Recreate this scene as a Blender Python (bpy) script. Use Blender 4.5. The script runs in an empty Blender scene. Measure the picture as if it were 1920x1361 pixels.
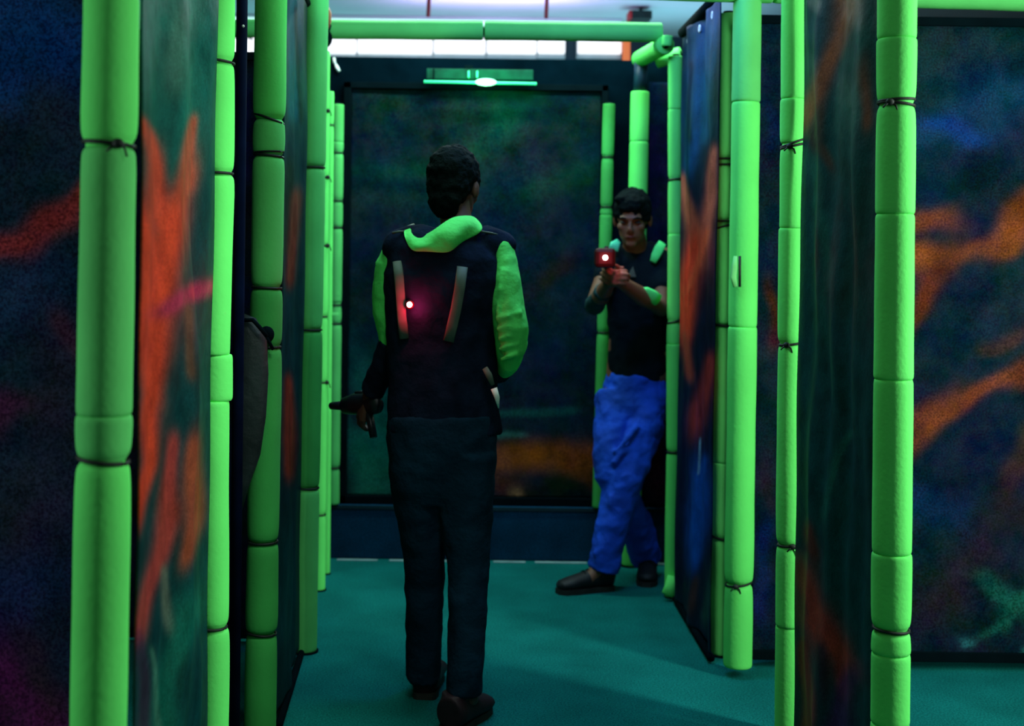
import bpy, bmesh, math, random
import numpy as np
from mathutils import Vector, Matrix

random.seed(7)
scene = bpy.context.scene
COL = scene.collection

# ------------------------------------------------------------------ camera
F, CX, CY, CAMZ, ROLL = 2400.0, 870.0, 490.0, 1.40, math.radians(0.75)
cam_data = bpy.data.cameras.new('camera')
cam = bpy.data.objects.new('camera', cam_data)
COL.objects.link(cam)
cam_data.sensor_width = 36.0
cam_data.sensor_fit = 'HORIZONTAL'
cam_data.lens = 36.0 * F / 1920.0
cam_data.shift_x = (960 - CX) / 1920.0
cam_data.shift_y = (CY - 680.5) / 1920.0
cam_data.clip_start = 0.05
cam_data.dof.use_dof = True
cam_data.dof.focus_distance = 3.4
cam_data.dof.aperture_fstop = 2.8
cam.matrix_world = Matrix.Translation((0, 0, CAMZ)) @ Matrix.Rotation(math.pi/2, 4, 'X') @ Matrix.Rotation(ROLL, 4, 'Z')
scene.camera = cam

# ------------------------------------------------------------------ exposure
vs = scene.view_settings
vs.view_transform = 'Standard'
vs.look = 'None'
vs.gamma = 1.0
vs.exposure = 0.0
vs.use_curve_mapping = False

world = bpy.data.worlds.new('world')
world.use_nodes = True
world.node_tree.nodes['Background'].inputs[0].default_value = (0.05, 0.35, 0.45, 1)
world.node_tree.nodes['Background'].inputs[1].default_value = 0.03
scene.world = world


def area(name, loc, target, size, power, color, size_y=None):
    d = bpy.data.lights.new(name, 'AREA')
    d.energy = power
    d.color = color
    d.shape = 'RECTANGLE'
    d.size = size
    d.size_y = size_y or size
    o = bpy.data.objects.new(name, d)
    o.location = loc
    o.rotation_euler = (Vector(target) - Vector(loc)).to_track_quat('-Z', 'Y').to_euler()
    COL.objects.link(o)
    return o


area('lamp_right_room', (2.6, 2.6, 1.8), (0.9, 3.6, 1.1), 0.2, 74, (0.88, 1.0, 0.9), 1.8)
area('lamp_left_room', (-2.3, 1.9, 1.5), (-0.6, 2.2, 1.1), 0.2, 17, (0.8, 1.0, 0.95), 1.8)
area('fill_corridor_front', (0.75, 0.4, 2.4), (-0.2, 3.6, 1.1), 0.3, 6, (0.9, 1.0, 0.95), 1.2)  # unseen fill added from the camera side
lp = area('fill_passage_left', (0.15, 2.35, 2.6), (-0.62, 3.1, 1.0), 0.3, 2.6, (0.85, 1.0, 0.92), 0.6)  # added fill brightening the second left pole and its banner
lp.data.spread = math.radians(60)
area('lamp_corridor_mid', (0.0, 4.0, 2.8), (-0.05, 4.1, 0.0), 0.6, 17, (0.6, 1.0, 0.95), 1.2)
area('lamp_corridor_far', (0.25, 5.60, 2.80), (0.25, 5.6, 0.0), 1.7, 37, (0.75, 1.0, 0.95), 0.15)
area('fill_blue', (0.45, 4.2, 2.75), (0.85, 5.4, 0.8), 0.3, 16, (0.12, 0.28, 1.0), 0.3)  # blue fill added to brighten the jeans and the right banner


def spot(name, loc, target, power, color, angle, size=0.01):
    d = bpy.data.lights.new(name, 'SPOT')
    d.energy = power
    d.color = color
    d.spot_size = math.radians(angle)
    d.spot_blend = 0.9
    d.shadow_soft_size = size
    o = bpy.data.objects.new(name, d)
    o.location = loc
    o.rotation_euler = (Vector(target) - Vector(loc)).to_track_quat('-Z', 'Y').to_euler()
    COL.objects.link(o)
    return o


spot('added_red_spot', (0.55, 1.9, 2.6), (-0.595, 2.72, 1.33), 130, (1.0, 0.01, 0.05), 5.5)  # added spot making the red glow on the left banner
area('lamp_hall_up_teal', (-0.3, 8.3, 2.35), (-0.3, 8.3, 3.0), 3.5, 10, (0.30, 0.95, 1.0), 1.0)
area('lamp_hall_up_violet', (0.15, 7.55, 2.7), (0.15, 7.55, 3.0), 1.0, 18, (0.65, 0.45, 1.0), 0.4)
area('lamp_hall_up_blue', (1.35, 7.9, 2.5), (1.35, 7.9, 3.0), 0.5, 4, (0.35, 0.75, 1.0), 0.8)


# ------------------------------------------------------------------ helpers
def P(px, py, D):
    """photo pixel + distance along the corridor -> point in the place"""
    dx, dy = px - CX, py - CY
    c, s = math.cos(ROLL), math.sin(ROLL)
    ux, uy = dx*c + dy*s, -dx*s + dy*c
    return Vector((ux / F * D, D, CAMZ - uy / F * D))


def PIX(x, y, z):
    ux, uy = x / y * F, (CAMZ - z) / y * F
    c, s = math.cos(ROLL), math.sin(ROLL)
    return CX + ux*c - uy*s, CY + ux*s + uy*c


def S(px, D):
    return px / F * D


def srgb(r, g, b):
    def f(v):
        v /= 255.0
        return v/12.92 if v <= 0.04045 else ((v+0.055)/1.055)**2.4
    return (f(r), f(g), f(b), 1.0)


def mat(name, col, rough=0.7, var=0.15, scale=9.0, bump=0.0, bscale=60.0, spec=0.3, metallic=0.0, emit=None, estr=0.0, attr=None, sheen=0.0, speck=0.0, blotch=0.0):
    m = bpy.data.materials.new(name)
    m.use_nodes = True
    nt = m.node_tree
    n, l = nt.nodes, nt.links
    b = n['Principled BSDF']
    b.inputs['Roughness'].default_value = rough
    b.inputs['Specular IOR Level'].default_value = spec
    b.inputs['Metallic'].default_value = metallic
    if sheen:
        b.inputs['Sheen Weight'].default_value = sheen
    tc = n.new('ShaderNodeTexCoord')
    no = n.new('ShaderNodeTexNoise')
    no.inputs['Scale'].default_value = scale
    no.inputs['Detail'].default_value = 5
    l.new(tc.outputs['Object'], no.inputs['Vector'])
    mr = n.new('ShaderNodeMapRange')
    mr.inputs[1].default_value = 0.3
    mr.inputs[2].default_value = 0.7
    mr.inputs[3].default_value = 1 - var
    mr.inputs[4].default_value = 1 + var
    l.new(no.outputs['Fac'], mr.inputs[0])
    vm = n.new('ShaderNodeVectorMath')
    vm.operation = 'SCALE'
    if attr:
        at = n.new('ShaderNodeAttribute')
        at.attribute_name = attr
        l.new(at.outputs['Color'], vm.inputs[0])
    else:
        vm.inputs[0].default_value = col[:3]
    l.new(mr.outputs[0], vm.inputs['Scale'])
    last = vm.outputs[0]
    if speck:
        n2 = n.new('ShaderNodeTexNoise')
        n2.inputs['Scale'].default_value = 170
        n2.inputs['Detail'].default_value = 2
        l.new(tc.outputs['Object'], n2.inputs['Vector'])
        m2 = n.new('ShaderNodeMapRange')
        for k_, v_ in ((1, 0.35), (2, 0.65), (3, 1 - speck), (4, 1 + speck)):
            m2.inputs[k_].default_value = v_
        l.new(n2.outputs['Fac'], m2.inputs[0])
        v2 = n.new('ShaderNodeVectorMath')
        v2.operation = 'SCALE'
        l.new(last, v2.inputs[0])
        l.new(m2.outputs[0], v2.inputs['Scale'])
        last = v2.outputs[0]
    if blotch:
        n3 = n.new('ShaderNodeTexNoise')
        n3.inputs['Scale'].default_value = 4.5
        n3.inputs['Detail'].default_value = 6
        n3.inputs['Roughness'].default_value = 0.75
        l.new(tc.outputs['Object'], n3.inputs['Vector'])
        v3 = n.new('ShaderNodeVectorMath')
        v3.operation = 'SUBTRACT'
        l.new(n3.outputs['Color'], v3.inputs[0])
        v3.inputs[1].default_value = (0.46, 0.46, 0.44)
        v4 = n.new('ShaderNodeVectorMath')
        v4.operation = 'MULTIPLY_ADD'
        l.new(v3.outputs[0], v4.inputs[0])
        v4.inputs[1].default_value = (blotch*4, blotch*4, blotch*7)
        l.new(last, v4.inputs[2])
        v5 = n.new('ShaderNodeVectorMath')
        v5.operation = 'MAXIMUM'
        l.new(v4.outputs[0], v5.inputs[0])
        v5.inputs[1].default_value = (0.001, 0.004, 0.006)
        last = v5.outputs[0]
    l.new(last, b.inputs['Base Color'])
    if bump:
        nb = n.new('ShaderNodeTexNoise')
        nb.inputs['Scale'].default_value = bscale
        nb.inputs['Detail'].default_value = 4
        l.new(tc.outputs['Object'], nb.inputs['Vector'])
        bp = n.new('ShaderNodeBump')
        bp.inputs['Strength'].default_value = bump
        bp.inputs['Distance'].default_value = 0.01
        l.new(nb.outputs['Fac'], bp.inputs['Height'])
        l.new(bp.outputs[0], b.inputs['Normal'])
    if emit:
        b.inputs['Emission Color'].default_value = (*emit[:3], 1)
        b.inputs['Emission Strength'].default_value = estr
    return m


M = {}
M['foam'] = mat('green_foam', (0.12, 0.78, 0.14), 0.8, 0.08, 5, 0.10, 90, 0.2)
M['foam_dull'] = mat('duller_green_foam', (0.10, 0.56, 0.13), 0.8, 0.12, 5, 0.10, 90, 0.2)  # duller copy of the green foam
M['foam_shaded'] = mat('shaded_green_foam', (0.045, 0.36, 0.07), 0.8, 0.2, 4, 0.10, 90, 0.2)  # darker foam copy: shade on the dim sleeves put into the colour
M['foam_cut'] = mat('cut_foam_edge', (0.16, 0.60, 0.18), 0.8, 0.1)
M['tie'] = mat('black_cord', (0.006, 0.012, 0.008), 0.6, 0.2, 40)
M['pipe'] = mat('dark_blue_pipe', (0.006, 0.035, 0.06), 0.45, 0.2, 12)
M['rail'] = mat('dark_rail', (0.001, 0.005, 0.007), 0.9, 0.2, 12, spec=0.02)
M['tape'] = mat('brown_tape', (0.45, 0.17, 0.07), 0.6, 0.4, 30)
M['pale'] = mat('pale_plastic', (0.8, 0.85, 0.8), 0.5, 0.1)
M['vinyl'] = mat('painted_vinyl', (1, 1, 1), 0.5, 0.30, 14, 0.30, 22, 0.05, attr='paint', speck=0.2, blotch=0.003)
M['vinyl_front'] = mat('painted_board', (1, 1, 1), 0.9, 0.38, 9, 0.2, 30, 0.02, attr='paint', speck=0.5, blotch=0.010)
M['floor'] = mat('floor_carpet', (0.004, 0.13, 0.118), 0.9, 0.2, 3.5, 0.3, 140, 0.03, speck=0.35)
M['ceiling'] = mat('ceiling_paint', (0.55, 0.60, 0.62), 0.7, 0.08, 2)
M['wall'] = mat('hall_wall_paint', (0.012, 0.035, 0.055), 0.7, 0.3, 3)
M['kerb'] = mat('plinth_board', (0.003, 0.035, 0.075), 0.8, 0.3, 6, spec=0.03, speck=0.4)
M['line'] = mat('floor_tape', (0.22, 0.36, 0.36), 0.6, 0.25, 20)
M['darkwall'] = mat('dark_board', (0.0008, 0.006, 0.010), 0.95, 0.35, 6, 0.2, 30, 0.0)
M['strip_light'] = mat('white_tube_light', (0.9, 0.9, 0.9), 0.5, 0.02, emit=(1.0, 0.90, 0.92), estr=1.0)
M['orange'] = mat('orange_glow_paint', (0.95, 0.20, 0.06), 0.6, 0.1, emit=(1.0, 0.20, 0.06), estr=0.45)  # post colour also glows, though the post is no lamp
M['led_green'] = mat('green_led', (0.1, 0.9, 0.4), 0.5, 0.02, emit=(0.01, 1.0, 0.30), estr=0.75)
M['led_hot'] = mat('green_led_centre', (0.1, 0.9, 0.4), 0.5, 0.02, emit=(0.35, 1.0, 0.55), estr=3.5)
M['led_trim'] = mat('green_reflector', (0.002, 0.06, 0.03), 0.5, 0.3, 20, spec=0.1)
M['red_led'] = mat('red_led', (1, 0.2, 0.2), 0.4, 0.02, emit=(1.0, 0.55, 0.55), estr=9)
M['red_shell'] = mat('red_translucent_shell', (0.05, 0.001, 0.003), 0.5, 0.1)
M['skin'] = mat('skin', (0.10, 0.045, 0.028), 0.55, 0.12, 18, spec=0.3)
M['skin_far'] = mat('skin', (0.17, 0.075, 0.04), 0.55, 0.12, 18, spec=0.3)
M['hair'] = mat('dark_hair', (0.002, 0.006, 0.006), 0.8, 0.4, 60, 0.5, 120, 0.05)
M['hoodie'] = mat('green_fabric', (0.12, 0.85, 0.16), 0.8, 0.10, 12, 0.3, 60, 0.2)
M['vest'] = mat('dark_vest', (0.006, 0.012, 0.028), 0.9, 0.4, 14, 0.4, 50, 0.03)
M['strap'] = mat('grey_reflective_strap', (0.075, 0.10, 0.075), 0.6, 0.15, 30)
M['jeans_dark'] = mat('dark_jeans', (0.005, 0.024, 0.046), 0.9, 0.35, 10, 0.4, 70, 0.03)
M['jeans_blue'] = mat('bright_blue_jeans', (0.008, 0.075, 0.62), 0.8, 0.3, 9, 0.5, 45, 0.2)
M['shoe'] = mat('dark_shoe', (0.016, 0.006, 0.010), 0.6, 0.4, 20)
M['shoe_black'] = mat('black_shoe', (0.006, 0.009, 0.012), 0.6, 0.4, 20)
M['sole'] = mat('shoe_sole', (0.02, 0.02, 0.018), 0.7, 0.3, 30)
M['tee'] = mat('black_tee', (0.004, 0.010, 0.014), 0.9, 0.35, 12, 0.4, 50, 0.03)
M['patch'] = mat('bright_green_panel', (0.10, 0.95, 0.22), 0.6, 0.1, 20)
M['gun'] = mat('dark_phaser_plastic', (0.006, 0.010, 0.014), 0.4, 0.3, 30)
M['eye'] = mat('eye', (0.03, 0.03, 0.03), 0.2, 0.05)
M['lip'] = mat('lips', (0.12, 0.03, 0.025), 0.5, 0.1)
M['cord'] = mat('red_cord', (0.95, 0.16, 0.22), 0.6, 0.2)
M['speaker'] = mat('speaker_black', (0.004, 0.02, 0.016), 0.6, 0.4, 30)
M['speaker_side'] = mat('speaker_red_side', (0.35, 0.02, 0.02), 0.6, 0.3, 30)
M['tarp'] = mat('dark_tarp', (0.010, 0.018, 0.018), 0.6, 0.4, 9, 0.5, 25, 0.3)


def link_bm(name, bm, material, parent=None, smooth=True, origin=None):
    me = bpy.data.meshes.new(name)
    if origin is not None:
        bmesh.ops.translate(bm, verts=bm.verts, vec=-Vector(origin))
    bmesh.ops.recalc_face_normals(bm, faces=bm.faces)
    bm.to_mesh(me)
    bm.free()
    if smooth:
        for p in me.polygons:
            p.use_smooth = True
    me.materials.append(material)
    o = bpy.data.objects.new(name, me)
    COL.objects.link(o)
    if origin is not None:
        o.location = origin
    if parent is not None:
        o.parent = parent
        if origin is None:
            o.matrix_parent_inverse = parent_inv(parent)
        else:
            o.matrix_parent_inverse = parent_inv(parent)
    return o


def parent_inv(p):
    # our empties are never rotated: translation only, down the chain
    t = Vector((0, 0, 0))
    q = p
    chain = []
    while q is not None:
        chain.append(q)
        q = q.parent
    m = Matrix.Identity(4)
    for q in reversed(chain):
        m = m @ q.matrix_parent_inverse @ Matrix.Translation(q.location)
    return m.inverted()


def thing(name, loc, label, cat, group=None):
    o = bpy.data.objects.new(name, None)
    COL.objects.link(o)
    o.location = loc
    o.empty_display_size = 0.1
    tag(o, label, cat, group)
    return o


def tag(o, label, cat, group=None):
    o['label'] = label
    o['category'] = cat
    if group:
        o['group'] = group
    return o


def structure(o):
    o['kind'] = 'structure'
    return o


def bm_box(bm, lo, hi, bevel=0.0):
    lo, hi = Vector(lo), Vector(hi)
    r = bmesh.ops.create_cube(bm, size=1.0)
    vs_ = r['verts']
    c, s = (lo + hi) / 2, hi - lo
    for v in vs_:
        v.co = Vector((v.co.x*s.x + c.x, v.co.y*s.y + c.y, v.co.z*s.z + c.z))
    if bevel:
        es = list({e for v in vs_ for e in v.link_edges})
        bmesh.ops.bevel(bm, geom=es, offset=bevel, segments=2, affect='EDGES', profile=0.5)


def box(name, lo, hi, m, parent=None, bevel=0.003):
    bm = bmesh.new()
    bm_box(bm, lo, hi, bevel)
    return link_bm(name, bm, m, parent, smooth=False)


def frame_at(t, up=Vector((0, 1, 0))):
    t = t.normalized()
    if abs(t.dot(up)) > 0.95:
        up = Vector((1, 0, 0))
    a = (up - t * up.dot(t)).normalized()
    return t.cross(a).normalized(), a


def bm_tube(bm, pts, radii, seg=20, cap=True, squash=None, up=Vector((0, 1, 0))):
    """a tube through pts; radii: one number, or one (or an (a,b) pair) per point"""
    pts = [Vector(p) for p in pts]
    n = len(pts)
    if not hasattr(radii, '__len__'):
        radii = [radii] * n
    rings = []
    for i, p in enumerate(pts):
        t = pts[min(i+1, n-1)] - pts[max(i-1, 0)]
        a, b = frame_at(t, up)
        r = radii[i]
        ra, rb = (r if isinstance(r, (tuple, list)) else (r, r))
        rings.append([bm.verts.new(p + a*ra*math.cos(2*math.pi*k/seg) + b*rb*math.sin(2*math.pi*k/seg)) for k in range(seg)])
    for i in range(n-1):
        for k in range(seg):
            bm.faces.new((rings[i][k], rings[i][(k+1) % seg], rings[i+1][(k+1) % seg], rings[i+1][k]))
    if cap:
        for ring, rv in ((rings[0], True), (rings[-1], False)):
            bm.faces.new(ring[::-1] if rv else ring)


def bm_ball(bm, c, r, sub=2, rot=None):
    r3 = r if hasattr(r, '__len__') else (r, r, r)
    res = bmesh.ops.create_uvsphere(bm, u_segments=20, v_segments=14, radius=1.0)
    for v in res['verts']:
        co = Vector((v.co.x*r3[0], v.co.y*r3[1], v.co.z*r3[2]))
        if rot is not None:
            co = rot @ co
        v.co = co + Vector(c)


# ------------------------------------------------------------------ padded poles
def add_foam(parent, a, b, r, m, seam_lo=True, pinch=(), wob=0.0, name='foam_sleeve', seed=0, soft=0.013):
    """one foam sleeve from a (bottom) to b (top); pinch = distances (m) from a where a tie squeezes it"""
    a, b = Vector(a), Vector(b)
    L = (b - a).length
    ts = {0.0, 0.003, 0.007, soft, L - soft, L - 0.007, L - 0.003, L}
    n = max(6, int(L / 0.04))
    for i in range(n+1):
        ts.add(L*i/n)
    for p in pinch:
        for d in (-0.05, -0.03, -0.02, -0.012, -0.006, 0, 0.006, 0.012, 0.02, 0.03, 0.05):
            ts.add(p + d)
    ts = sorted(t for t in ts if 0 <= t <= L)
    rng = random.Random(seed)
    ph = [rng.uniform(0, 6.28) for _ in range(4)]
    pts, rad = [], []
    for t in ts:
        rr = r
        e = min(t, L - t)
        if e < soft:
            rr *= 0.92 + 0.08*math.sqrt(max(0.0, 1 - (1 - e/soft)**2))
        for p in pinch:
            rr *= 1 - 0.13*math.exp(-((t-p)/0.010)**2) - 0.05*math.exp(-((t-p)/0.03)**2)
        rr *= 1 + 0.012*math.sin(9*t + ph[0]) + 0.008*math.sin(23*t + ph[1])
        p0 = a + (b - a) * (t / L)
        p0 = p0 + Vector((wob*math.sin(3.1*t + ph[2]), wob*math.sin(2.3*t + ph[3]), 0))
        pts.append(p0)
        rad.append(rr)
    bm = bmesh.new()
    bm_tube(bm, pts, rad, 28)
    return link_bm(name, bm, m, parent)


def add_tie(parent, c, axis, r, tilt=0.0, knot=None, double=False, thick=0.0035, seed=0):
    """black cord round a pole; tilt = slope left to right, knot = direction angle (0 = right, -pi/2 = towards the camera)"""
    axis = axis.normalized()
    X = Vector((1, 0, 0))
    Y = Vector((0, 1, 0))
    bm = bmesh.new()
    for q in range(2 if double else 1):
        tl = tilt + (q * 0.16)
        off = q * 0.010
        pts = []
        for k in range(29):
            th = 2*math.pi*k/28
            pts.append(c + X*r*math.cos(th) + Y*r*math.sin(th) + Vector((0, 0, tl*r*math.cos(th) + off)))
        bm_tube(bm, pts, thick, 8, cap=False)
    if knot is not None:
        kp = c + X*(r+0.003)*math.cos(knot) + Y*(r+0.003)*math.sin(knot) + Vector((0, 0, tilt*r*math.cos(knot)))
        bm_ball(bm, kp, (thick*2.8, thick*2.2, thick*2.4))
        bm_tube(bm, [kp, kp + Vector((0.012, -0.004, -0.008)), kp + Vector((0.016, -0.004, -0.022))], thick*0.6, 6)
        bm_tube(bm, [kp, kp + Vector((-0.010, -0.004, -0.006)), kp + Vector((-0.018, -0.004, -0.014))], thick*0.6, 6)
    return link_bm('tie_cord', bm, M['tie'], parent)


POLE_GROUP = 'green foam padded poles along the passage'


def pole(D, top, bot, width, seams=(), ties=(), m='foam', label='', z_top=None, z_bot=0.0, wob=0.0, core=True, D2=None, seed=0, group=POLE_GROUP, mats=None):
    """top/bot are two sighted points (pixels) on the pole axis at distance D; z_top / z_bot extend it."""
    A, B = P(*bot, D), P(*top, D2 or D)

    def at_z(z):
        return A + (B - A) * ((z - A.z) / (B.z - A.z))

    lo = at_z(z_bot) if z_bot is not None else A
    hi = at_z(z_top) if z_top is not None else B
    r = S(width, D) / 2
    t = thing('padded_pole', Vector((lo.x, lo.y, max(0.0, lo.z - 0.0))), label, 'pole', group)
    cuts = []
    for py in seams:
        z = CAMZ - (py - CY)/F*D
        cuts.append(z)
    zs = [lo.z + 0.004] + sorted(cuts) + [hi.z]
    tie_z = [(CAMZ - (ti[0] - CY)/F*D, ti) for ti in ties]
    for i in range(len(zs)-1):
        a, b = at_z(zs[i]), at_z(zs[i+1])
        L = (b - a).length
        pin = [(z - a.z)/(b.z - a.z)*L for z, _ in tie_z if a.z - 0.02 < z < b.z + 0.02]
        mm = M[(mats[i] if mats else m)]
        add_foam(t, a, b, r * (1 + 0.008*((i*7+seed) % 3 - 1)), mm, pinch=pin, wob=wob, seed=seed + i)
    for k, (z, ti) in enumerate(tie_z):
        tilt = ti[1] if len(ti) > 1 else 0.0
        knot = ti[2] if len(ti) > 2 else None
        dbl = ti[3] if len(ti) > 3 else False
        add_tie(t, at_z(z), hi - lo, r*0.90, tilt, knot, dbl, thick=0.0036)
    bm = bmesh.new()
    bm_tube(bm, [at_z(max(0.002, lo.z)), at_z(hi.z + 0.01)], r*0.45, 12)
    link_bm('steel_core', bm, M['rail'], t)
    bm = bmesh.new()
    b0 = at_z(max(0.0, lo.z))
    if lo.z < 0.02:
        bm_tube(bm, [Vector((b0.x, b0.y, 0.0)), Vector((b0.x, b0.y, 0.006))], r*1.15, 24)
        link_bm('base_plate', bm, M['rail'], t, smooth=False)
    return t, lo, hi, r


FRONT = -math.pi/2
# left row -------------------------------------------------
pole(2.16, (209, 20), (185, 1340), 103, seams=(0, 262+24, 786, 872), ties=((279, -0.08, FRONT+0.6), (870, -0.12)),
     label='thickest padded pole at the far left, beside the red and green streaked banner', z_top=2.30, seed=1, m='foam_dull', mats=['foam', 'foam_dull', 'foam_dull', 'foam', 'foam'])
pole(3.16, (412, 20), (394, 1340), 62, seams=(123, 332, 671, 757, 1180), ties=((122, -0.12), (331, -0.02, None), (1180, -0.05)),
     label='second padded pole on the left, brightest, its inner side behind the streaked banner', z_top=2.32, seed=2, wob=0.004)
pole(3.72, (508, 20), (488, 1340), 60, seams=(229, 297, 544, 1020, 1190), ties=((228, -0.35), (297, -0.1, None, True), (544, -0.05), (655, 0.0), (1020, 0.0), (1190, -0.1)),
     label='third padded pole on the left with a dark bundle tied to its front', z_top=2.33, seed=3, mats=['foam_shaded', 'foam_shaded', 'foam_shaded', 'foam_dull', 'foam_dull', 'foam'])
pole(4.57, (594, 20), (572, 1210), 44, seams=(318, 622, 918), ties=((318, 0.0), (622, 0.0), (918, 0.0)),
     label='fourth padded pole on the left, dull green, ending in a knot at the floor', z_top=2.34, seed=4, m='foam_dull', mats=['foam_dull', 'foam_shaded', 'foam_dull', 'foam_dull'])
pole(5.42, (606, 96), (597, 1100), 26, seams=(464, 597, 720, 968), ties=((212, 0, -0.6), (336, 0, -0.5), (464, 0, -0.4), (597, 0), (720, 0, -0.2), (968, 0)),
     label='fifth padded pole on the left, pale green, standing at the end of the passage', z_top=None, seed=5, z_bot=0.0)
pole(5.70, (619, 172), (613, 900), 15, seams=(240,), ties=((238, 0),),
     label='slim bright padded pole just behind the fifth left pole', seed=6, z_bot=0.0)
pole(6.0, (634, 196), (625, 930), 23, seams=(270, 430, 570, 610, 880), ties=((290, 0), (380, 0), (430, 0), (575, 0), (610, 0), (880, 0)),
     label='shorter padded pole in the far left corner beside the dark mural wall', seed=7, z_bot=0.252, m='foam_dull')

# right row ------------------------------------------------
pole(3.00, (1682, 20), (1669, 1340), 72, seams=(63, 391, 700, 1026, 1170, 1213, 1345), ties=((186, -0.10, -2.2, True), (1168, -0.05)),
     label='nearest padded pole on the right with many segments, beside the orange streaked wall', z_top=2.28, seed=11)
pole(3.80, (1489, 20), (1478, 1340), 48, seams=(178, 262, 420, 638, 1012, 1165), ties=((266, 0.22, FRONT-0.5, True), (636, 0.15, -2.2), (1012, 0.1, FRONT)),
     label='narrow padded pole second from the right with three black knotted ties', z_top=2.30, seed=12, wob=0.002, m='foam')
pole(4.36, (1401, 20), (1383, 1240), 53, seams=(185, 606, 1086), ties=((1086, 0.18, -2.0),),
     label='padded pole on the right with a slot cut in its foam, ending above the floor', z_top=2.30, seed=13, z_bot=0.03, mats=['foam', 'foam', 'foam', 'foam_dull'])
pole(4.60, (1366, 30), (1353, 1190), 44, seams=(602, 860), ties=((292, 0, None), (303, 0, None), (408, 0, None), (416, 0.3, None), (604, -0.1, None), (1002, -0.2, None)),
     label='padded pole half hidden behind the slotted pole on its left side', z_top=2.30, seed=14, m='foam_dull')
pole(5.38, (1267, 106), (1261, 1090), 27, seams=(200, 434, 640, 842), ties=((331, 0.1), (597, 0.3), (842, 0)),
     label='thin padded pole right of the person in blue jeans, its foot flared on the floor', seed=15, wob=0.003, z_bot=0.0, m='foam')
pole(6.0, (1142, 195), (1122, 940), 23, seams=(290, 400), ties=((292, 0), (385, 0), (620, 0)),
     label='dim padded pole behind the raised arm of the person in blue jeans', seed=16, z_bot=0.252, m='foam_shaded')
tb, lo, hi, r = pole(5.93, (1200, 172), (1183, 1020), 35, seams=(262,), ties=(),
     label='pale bright padded pole rising behind the head of the person in blue jeans', seed=17, z_bot=0.0)
bm = bmesh.new()
bm_tube(bm, [P(1200, 175, 5.93), P(1203, 108, 5.93)], S(13, 5.93), 16)
link_bm('bare_blue_pipe', bm, M['pipe'], tb)

# flared foot of the thin right pole, torn slot on the slotted pole
bm = bmesh.new()
c = P(1385, 508, 4.33)
sl = [(0.0, 0.030), (0.006, 0.012), (-0.004, -0.010), (-0.006, -0.045), (0.012, -0.048), (0.012, 0.032)]
slot_pts = [P(1379, 480, 4.30), P(1377, 500, 4.30), P(1375, 520, 4.30), P(1379, 538, 4.30)]
bm_tube(bm, slot_pts, [(0.006, 0.004), (0.010, 0.005), (0.011, 0.005), (0.007, 0.004)], 12)
flap = link_bm('foam_flap', bm, M['foam_cut'], None)
bm = bmesh.new()
bm_tube(bm, [P(1387, 480, 4.305), P(1387, 510, 4.303), P(1387, 538, 4.305)], 0.0045, 10)
cut = link_bm('foam_slot', bm, M['tie'], None)
for o in COL.objects:
    if o.get('label', '').startswith('padded pole on the right with a slot'):
        for q in (flap, cut):
            q.parent = o
            q.matrix_parent_inverse = parent_inv(o)
    if o.get('label', '').startswith('thin padded pole right of'):
        bm = bmesh.new()
        bm_tube(bm, [P(1262, 1080, 5.34), P(1258, 1100, 5.33), P(1253, 1116, 5.31)], [(0.022, 0.016), (0.027, 0.02), (0.030, 0.012)], 14)
        q = link_bm('flared_foot', bm, M['foam'], o)


# horizontal padded beams ----------------------------------
def beam(points, width, D, m, label, group='green foam padded beams overhead', ties=(), splits=None):
    pts = [P(*p) for p in points]
    r = S(width, D)/2
    t = thing('padded_beam', pts[0], label, 'beam', group)
    bm = bmesh.new()
    bm_tube(bm, [pts[0], pts[-1]], r*0.4, 12, up=Vector((0, 0, 1)))
    link_bm('steel_core', bm, M['rail'], t)
    for i in range(len(pts)-1):
        d = (pts[i+1]-pts[i]).normalized()
        add_foam(t, pts[i] + d*0.003, pts[i+1] - d*0.003, r, M[m], seed=i+40)
    return t


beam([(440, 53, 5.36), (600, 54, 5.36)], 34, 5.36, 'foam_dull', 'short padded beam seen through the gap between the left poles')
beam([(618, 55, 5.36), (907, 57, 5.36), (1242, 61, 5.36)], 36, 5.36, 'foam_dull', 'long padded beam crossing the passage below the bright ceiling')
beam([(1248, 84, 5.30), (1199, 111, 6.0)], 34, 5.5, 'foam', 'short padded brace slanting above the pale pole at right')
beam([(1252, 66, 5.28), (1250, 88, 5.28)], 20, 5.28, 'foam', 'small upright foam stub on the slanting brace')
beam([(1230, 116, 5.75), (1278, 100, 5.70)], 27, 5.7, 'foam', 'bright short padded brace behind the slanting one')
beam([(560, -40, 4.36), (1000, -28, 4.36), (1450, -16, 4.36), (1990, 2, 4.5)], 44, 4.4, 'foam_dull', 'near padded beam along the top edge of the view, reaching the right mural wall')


# ------------------------------------------------------------------ painted panels
def seg_dist(px, py, a, b):
    ax, ay, wa = a
    bx, by, wb = b
    dx, dy = bx-ax, by-ay
    L2 = dx*dx + dy*dy + 1e-9
    L = math.sqrt(L2)
    raw = ((px-ax)*dx + (py-ay)*dy)/L2
    t = np.clip(raw, 0, 1)
    along_ = (raw - t)*L*0.42
    side_ = ((px-ax)*dy - (py-ay)*dx)/L
    d = np.hypot(along_, side_)
    w = wa + (wb-wa)*t
    return d / w


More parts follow.
